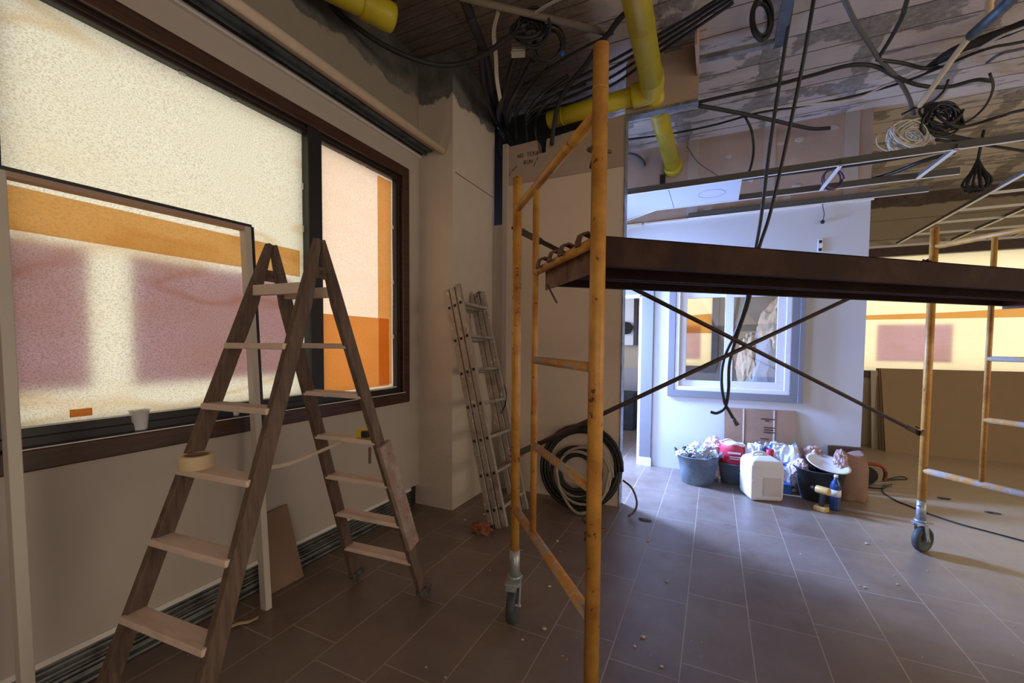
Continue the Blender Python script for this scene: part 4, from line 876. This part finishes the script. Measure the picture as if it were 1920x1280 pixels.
h2 = tag(h2.build('hanging_cable', 'black'), 'left one of two long black cables ending over the cardboard', 'cable')
MB().tube([PY(1374, 784, 4.12), PY(1383, 797, 4.12)], .018, 8).build('cable_end', 'greycable', h2)

# handwriting on the raw board
def strokes(txt, x0, z0, h, w_, y):
    G = {'N': [[(0, 0), (0, 1), (1, 0), (1, 1)]], 'O': [[(0, .1), (0, .9), (.9, 1), (1, .1), (0, .1)]], 'T': [[(0, 1), (1, 1)], [(.5, 1), (.5, 0)]],
         'I': [[(.5, 1), (.5, 0)]], 'R': [[(0, 0), (0, 1), (.9, .9), (.8, .5), (0, .5), (1, 0)]], 'A': [[(0, 0), (.5, 1), (1, 0)], [(.2, .4), (.8, .4)]],
         'U': [[(0, 1), (0, .05), (.9, 0), (1, 1)]], 'B': [[(0, 0), (0, 1), (.8, .9), (.1, .5), (.95, .3), (0, 0)]], 'K': [[(0, 0), (0, 1)], [(1, 1), (0, .45), (1, 0)]], 'E': [[(1, 1), (0, 1), (0, 0), (1, 0)], [(0, .5), (.7, .5)]], ' ': []}
    mb = MB()
    for ch in txt:
        for st_ in G[ch]:
            for p, q in zip(st_, st_[1:]):
                mb.bar((x0+p[0]*w_*.7, y, z0+p[1]*h+x0*.0), (x0+q[0]*w_*.7, y, z0+q[1]*h), .004, .002, up=(0, 1, 0))
        x0 += w_
    return mb
mb = strokes('NO TEKA', -1.755, 3.235, .035, .032, YN-.002)
m2 = strokes('BUN', -1.69, 3.165, .035, .032, YN-.002); me = D.meshes.new('t'); m2.b.to_mesh(me); mb.b.from_mesh(me)
for p, q in (((-1.85, 3.08), (-1.83, 3.11)), ((-1.82, 3.12), (-1.76, 3.165)), ((-1.59, 3.13), (-1.57, 3.17)), ((-1.56, 3.18), (-1.545, 3.205)), ((-1.545, 3.23), (-1.57, 3.25))):
    mb.bar((p[0], YN-.002, p[1]), (q[0], YN-.002, q[1]), .005, .002, up=(0, 1, 0))
struct(mb.build('trim_12', 'ink'))

# ------------------------------------------------------------------ things on the floor by the facing wall
def tub(name, label, c, r0, r1, h, mt, sx=1.0):
    t_ = MB().lathe([(r0*.97, 0), (r0, .004), (r0+(r1-r0)*.5, h*.5), (r1, h-.012), (r1+.012, h-.006), (r1+.010, h), (r1-.006, h), (r1-.012, h-.02), (r0-.005, .02), (0, .018)], 36, c, sx=sx, wob=.008).build(name, mt)
    return tag(t_, label, 'tub')
c1 = Vector((-.13, 4.86, 0)); tb = tub('rubber_tub', 'grey rubber tub full of crumpled wrappers, leftmost by the wall', c1, .15, .205, .30, 'tub')
for s_ in (-1, 1):
    MB().tube(smoothpath([c1+Vector((s_*.205, -.06, .30)), c1+Vector((s_*.23, -.03, .335)), c1+Vector((s_*.23, .03, .335)), c1+Vector((s_*.205, .06, .30))]), .010, 8).build('handle', 'tub', tb)
random.seed(11)
WR = ((-.15, -.06, 'bluebag', 'blue and white wrapper at the left rim of the grey tub'), (-.10, .04, 'black', 'small black scrap sticking up behind the blue wrapper'), (-.06, -.10, 'trash', 'pale wrapper at the front left inside the grey tub'),
      (.00, -.03, 'whiteplastic', 'white wrapper in the middle of the grey tub'), (.05, .08, 'trash', 'bluish clear bottle at the back of the grey tub'), (.06, -.12, 'greywrap', 'grey crumpled wrapper at the front of the grey tub'),
      (.12, -.02, 'pinkbag', 'pinkish wrapper towards the right of the grey tub'), (.14, -.09, 'trash', 'mottled wrapper at the right rim of the grey tub'), (-.02, .12, 'whiteplastic', 'white wrapper at the far rim of the grey tub'))
for k, (x, y, mt, lab) in enumerate(WR):
    o = MB().blob(c1+Vector((x, y, .30+.03*(k % 3))), (.055, .045, .038), .6, 2.8, 3, k, Matrix.Rotation(k, 3, 'Z')).build('crumpled_wrapper', mt)
    tag(o, lab, 'wrapper', 'crumpled wrappers in the leftmost grey tub')
# red bag in a grey bucket
c2 = Vector((.20, 5.03, 0))
tub('bucket', 'dark grey bucket holding the red printed bag', c2, .105, .135, .22, 'tub')
rbg = MB().lathe([(.10, .10), (.118, .2), (.135, .30), (.128, .38), (.118, .42), (.10, .425), (.09, .40), (0, .38)], 26, c2, wob=.05).build('printed_bag', 'red')
tag(rbg, 'open red bag with white print standing in a bucket', 'bag')
MB().lathe([(.118, .405), (.126, .42), (.12, .428), (.105, .42)], 26, c2, wob=.05).build('white_rim', 'whiteplastic', rbg)
mb = MB(); mb.box(c2.x-.05, c2.x+.07, c2.y-.152, c2.y-.146, .335, .352); mb.box(c2.x-.03, c2.x+.07, c2.y-.152, c2.y-.146, .30, .306); mb.box(c2.x-.03, c2.x+.06, c2.y-.152, c2.y-.146, .28, .286); mb.build('white_print', 'whiteplastic', rbg)
tag(MB().blob((.02, 5.08, .34), (.10, .09, .10), .45, 2.4, 4, 5).build('plastic_bag', 'pinkbag'), 'pale pink crumpled plastic bag beside the red bag', 'bag')
tag(MB().blob((.03, 5.05, .13), (.07, .07, .13), .3, 2.4, 4, 8).build('plastic_bag', 'pinkbag'), 'low pinkish bag between the grey tub and grey bucket', 'bag')
# jerrycan
jc = Vector((.435, 4.66, 0)); R_ = Matrix.Rotation(.30, 3, 'Z')
jr = root('jerrycan', jc, 'big white plastic jerrycan with red cap and beige label', 'jerrycan')
mb = MB(); mb.lathe([(.13, 0), (.155, .012), (.162, .04), (.165, .19), (.162, .20), (.165, .21), (.165, .33), (.145, .375), (.085, .405), (.05, .415), (0, .418)], 4, (0, 0, 0))
bmesh.ops.rotate(mb.b, verts=mb.b.verts, cent=(0, 0, 0), matrix=Matrix.Rotation(.30+math.pi/4, 3, 'Z')); bmesh.ops.scale(mb.b, verts=mb.b.verts, vec=(1.22, 1.15, 1)); bmesh.ops.translate(mb.b, verts=mb.b.verts, vec=jc)
for f_ in mb.b.faces: f_.smooth = False
mb.build('body', 'whiteplastic', jr, bevel=.022)
mb = MB(); mb.tube(smoothpath([jc+R_ @ Vector((-.09, -.02, .385)), jc+R_ @ Vector((-.075, -.02, .43)), jc+R_ @ Vector((0, -.02, .435)), jc+R_ @ Vector((.03, -.02, .40))]), .014, 10); mb.build('handle', 'whiteplastic', jr)
MB().cyl(jc+R_ @ Vector((.085, .03, .385)), jc+R_ @ Vector((.085, .03, .455)), .032, 18).build('cap', 'red', jr)
MB().obox(jc+R_ @ Vector((.045, -.1385, .14)), (.15, .004, .17), R_).build('paper_label', 'label', jr)
# white and blue bags behind
for k, (x, y, z, sx, sy, sz, mt, lab) in enumerate((
    (.42, 5.02, .30, .12, .11, .14, 'bluebag', 'white and blue printed bag directly behind the jerrycan'),
    (.60, 5.06, .36, .10, .08, .10, 'bluebag', 'crumpled white bag top behind the red cap'),
    (.72, 5.02, .22, .11, .10, .24, 'bluebag', 'tall white bag with blue edge right of the jerrycan'),
    (.55, 5.10, .20, .10, .09, .22, 'greywrap', 'dark grey bag between the white bags'))):
    tag(MB().blob((x, y, z), (sx, sy, sz), .35, 2.2, 4, 20+k).build('plastic_bag', mt), lab, 'bag')
tag(MB().box(.60, .72, 4.86, 4.95, 0, .10).build('small_box', 'bluecable', None, bevel=.01), 'dark blue block low between jerrycan and black tub', 'box')
# black tub with white basin
c3 = Vector((.93, 4.86, 0)); tub('rubber_tub', 'black rubber tub with a white basin tilted inside', c3, .15, .205, .30, 'darktub')
bs = MB().lathe([(0, 0), (.09, 0), (.16, .05), (.175, .055), (.176, .06), (.155, .055), (.085, .01), (0, .01)], 30, c3+Vector((.05, -.02, .30)), rot=Matrix.Rotation(.18, 3, 'Y') @ Matrix.Rotation(.25, 3, 'X')).build('basin', 'whiteplastic')
tag(bs, 'shallow white basin resting tilted on the black tub', 'basin')
tag(MB().blob((.78, 4.88, .26), (.07, .09, .09), .35, 2.5, 4, 31).build('plastic_bag', 'pinkbag'), 'pale wrapped bag hanging over the left rim of the black tub', 'bag')
mb = MB(); mb.blob((.90, 5.02, .36), (.085, .07, .10), .45, 2.4, 4, 33)
for k in range(4): mb.tube([(.87+k*.022, 5.0, .42), (.865+k*.026, 4.99, .475-.01*abs(k-2))], .011, 6)
tag(mb.build('work_gloves', 'clay'), 'crumpled pinkish work gloves on top behind the basin', 'gloves')
# cement sack
mb = MB(); mb.lathe([(.155, 0), (.165, .02), (.155, .15), (.145, .30), (.125, .40), (.105, .44), (.085, .43), (0, .36)], 30, (1.19, 4.98, 0), sx=1.0, sy=.62, wob=.06)
tag(mb.build('paper_sack', 'sack'), 'open brown paper sack standing right of the black tub', 'sack')
tag(MB().blob((1.10, 4.90, .36), (.05, .05, .10), .4, 2.4, 4, 41).build('plastic_bag', 'clay'), 'pinkish crumpled bag at the brown sack opening', 'bag')
# bottle
bc = Vector((1.0, 4.585, 0))
bt = MB().lathe([(.035, 0), (.040, .006), (.041, .03), (.038, .05), (.041, .07), (.041, .14), (.038, .15), (.041, .165), (.041, .21), (.033, .245), (.016, .275), (.014, .295), (0, .296)], 24, bc).build('water_bottle', 'bluebottle')
tag(bt, 'blue plastic bottle with white label standing before the sack', 'bottle')
MB().cyl(bc+Vector((0, 0, .29)), bc+Vector((0, 0, .312)), .016, 14).build('cap', 'whiteplastic', bt)
MB().lathe([(.0418, .125), (.0422, .125), (.0422, .185), (.0418, .185)], 24, bc).build('bottle_label', 'whiteplastic', bt)
# cordless drill standing on its battery
dc = Vector((.885, 4.50, 0)); R_ = Matrix.Rotation(2.5, 3, 'Z')
dr = root('cordless_drill', dc, 'cordless drill in yellow and black standing on its battery', 'drill')
MB().obox(dc+Vector((0, 0, .022)), (.10, .07, .044), R_).build('battery', 'drillyellow', dr, bevel=.010)
MB().bar(dc+Vector((0, 0, .04)), dc+R_ @ Vector((-.012, 0, .16)), .042, .034, up=R_ @ Vector((0, 1, 0))).build('grip', 'black', dr, bevel=.010)
mb = MB(); mb.cyl(dc+R_ @ Vector((-.06, 0, .185)), dc+R_ @ Vector((.045, 0, .185)), .033, 18); mb.build('motor_housing', 'drillyellow', dr, bevel=.006)
mb = MB(); mb.tube([dc+R_ @ Vector((.045, 0, .185)), dc+R_ @ Vector((.07, 0, .185)), dc+R_ @ Vector((.095, 0, .185))], [.024, .022, .012], 14); mb.build('chuck', 'black', dr)
# cardboard leaning on wall
tag(MB().prism([(.13, 5.19, 0), (.79, 5.19, 0), (.79, 5.262, .77), (.12, 5.262, .76)], (0, .012, 0)).build('cardboard_sheet', 'cardboard'), 'flattened brown cardboard leaning under the inner window', 'cardboard')
cs = D.objects['cardboard_sheet']
mb = MB()
for x in (.30, .585): mb.prism([(x, 5.189, .0), (x+.014, 5.189, .0), (x+.014, 5.259, .76), (x, 5.259, .76)], (0, -.002, 0))
mb.build('tape_crease', 'label', cs)
mb = MB()
for z, x0, x1 in ((.66, .47, .60), (.64, .51, .55), (.57, .50, .60), (.545, .50, .59), (.52, .50, .60), (.45, .47, .55)): 
    y = 5.19+.072*z/.77-.003; mb.box(x0, x1, y-.001, y, z, z+.010)
mb.build('printed_marks', 'ink', cs)
tag(MB().prism([(1.07, 5.20, 0), (1.35, 5.20, 0), (1.35, 5.25, .44), (1.07, 5.25, .44)], (0, .02, 0)).build('plywood_piece', 'darkframe'), 'dark brown board filling the cut under the wall corner', 'board')
# circular saw with cable
sw = Vector((1.53, 5.68, 0))
cs_ = root('circular_saw', sw, 'red circular saw resting on the dusty floor behind the sack', 'saw')
MB().cyl(sw+Vector((-.03, -.06, .09)), sw+Vector((-.03, -.02, .09)), .085, 26).build('blade_guard', 'black', cs_)
MB().cyl(sw+Vector((-.04, -.02, .10)), sw+Vector((-.04, .10, .10)), .052, 20).build('motor', 'toolred', cs_)
MB().tube(smoothpath([sw+Vector((-.10, 0, .15)), sw+Vector((-.02, 0, .20)), sw+Vector((.09, 0, .19)), sw+Vector((.13, 0, .12)), sw+Vector((.12, 0, .04))]), .018, 10).build('handle', 'toolred', cs_)
MB().box(sw.x-.14, sw.x+.16, sw.y-.08, sw.y+.06, .003, .009).build('base_plate', 'galv', cs_)
pts = [sw+Vector((.13, 0, .05)), GZ(1690, 893, .008), GZ(1700, 898, .006), GZ(1672, 899, .006), GZ(1640, 905, .006), GZ(1625, 912, .006), GZ(1650, 915, .006), GZ(1672, 908, .006), GZ(1660, 912, .006), GZ(1655, 922, .006), GZ(1680, 938, .006), GZ(1700, 946, .006), GZ(1740, 962, .006), GZ(1800, 982, .006), GZ(1860, 998, .006), GZ(1935, 1018, .006)]
tag(MB().tube(smoothpath(pts), .006, 6).build('power_cord', 'black'), 'thin black power cord snaking right across the dusty floor', 'cord')

# boards leaning by the far window
for k in range(3):
    x0 = 2.18-.03*k+(.0, .0, -.0)[k]; y0 = 7.50+.03*k
    o = MB().prism([(2.17-.022*k, 7.46+.035*k, 0), (4.72, 7.46+.035*k, 0), (4.72, 7.78+.018*k, 1.135), (2.17-.022*k, 7.78+.018*k, 1.135)], (0, .016, .0)).build('leaning_board', 'board' if k == 0 else 'mdf')
    tag(o, ('large brown board leaning under the far papered window, front one', 'board second in the stack leaning beneath the far window', 'board hindmost in the stack leaning under the far window')[k], 'board')
tag(MB().prism([(2.06, 7.62, 0), (2.14, 7.62, 0), (2.14, 7.80, 1.10), (2.06, 7.80, 1.10)], (0, .012, 0)).build('narrow_strip', 'farwall'), 'narrow pale board strip left of the brown board stack', 'board')

# ------------------------------------------------------------------ inner room contents
wb = struct(MB().box(-2.30, -1.215, YF-.04, YF-.013, 1.42, 2.75).build('trim_13', 'greywall'))
cb = root('wall_cabinet', (-1.7, YF-.2, 1.5), 'pale wall panel with brown side edge seen through the doorway', 'panel')
MB().box(-2.25, -1.30, YF-.10, YF-.02, 1.44, 2.60).build('panel', 'whiteframe', cb)
MB().box(-1.30, -1.24, YF-.12, YF-.02, 1.44, 2.60).build('brown_edge', 'darkframe', cb)
pz = PY(1172, 615, YF-.15)
tag(MB().blob((pz.x, pz.y, pz.z), (.13, .03, .11), .2, 2, 3, 3).build('dark_wall_ornament', 'dark'), 'dark rounded object fixed on the panel beyond the doorway', 'ornament')
tag(MB().box(-1.75, -1.20, YF-.55, YF-.05, .0, .62).build('low_cabinet', 'darktub', None, bevel=.01), 'dark low cabinet on the floor beyond the doorway', 'cabinet')
tag(MB().box(-1.56, -1.44, YF-.4, YF-.25, .62, .86).build('small_carton', 'greyframe', None, bevel=.008), 'small grey carton standing on the dark low cabinet', 'carton')
wp = root('wrapped_bundle', (.80, 6.5, 0), 'tall bundle wrapped in tan and grey sheeting behind the inner window', 'bundle')
MB().blob((.78, 6.55, 1.62), (.26, .2, .44), .22, 3, 4, 3).build('tan_wrapping', 'tanwrap', wp)
MB().blob((.66, 6.55, .85), (.36, .24, .85), .12, 2, 4, 6).build('grey_sheet', 'greywrap', wp)
MB().blob((.42, 6.50, 1.15), (.14, .14, .42), .2, 3, 4, 9).build('tan_fold', 'tanwrap', wp)
dl = PY(1447, 570, 7.848)
tag(MB().lathe([(0, 0), (.33, .01), (.35, .03), (0, .05)], 30, dl, rot=Matrix.Rotation(math.pi/2, 3, 'X')).build('dark_round_fitting', 'greyframe'), 'dark round shape high behind the tan wrapped bundle', 'fitting')

# ------------------------------------------------------------------ crumbs and bits on the floor
random.seed(5); mb = MB()
for px, py in [(872, 975), (908, 965), (1045, 1015), (1112, 1062), (1030, 1100), (1020, 1180), (1055, 1230), (1190, 1212), (1205, 1195), (1215, 1015), (1625, 1020), (1612, 1098), (1622, 1102), (1683, 1096), (1250, 1090), (1240, 1250), (835, 1270), (980, 1200)]:
    p = GZ(px, py, 0); s_ = random.uniform(.005, .013); mb.blob((p.x, p.y, s_*.45), (s_, s_*.8, s_*.5), .3, 2, 2, px)
for k in range(130):
    x, y = random.uniform(-2.2, 1.8), random.uniform(.9, 4.8); s_ = random.uniform(.002, .006); mb.blob((x, y, s_*.4), (s_, s_, s_*.5), .3, 2, 1, k)
tag(mb.build('plaster_crumbs', 'crumb'), 'scattered pale plaster crumbs across the tiled floor', 'crumbs', kind='stuff')
for (px, py, lab) in ((1210, 975, 'dark flat chip on the floor near the hose end'), (1862, 962, 'dark flat scrap on the dusty floor right of the caster'), (1770, 935, 'small dark chip by the power cord')):
    p = GZ(px, py, 0); tag(MB().blob((p.x, p.y, .006), (.05, .022, .006), .4, 2, 3, px).build('floor_scrap', 'ladfoot'), lab, 'scrap')
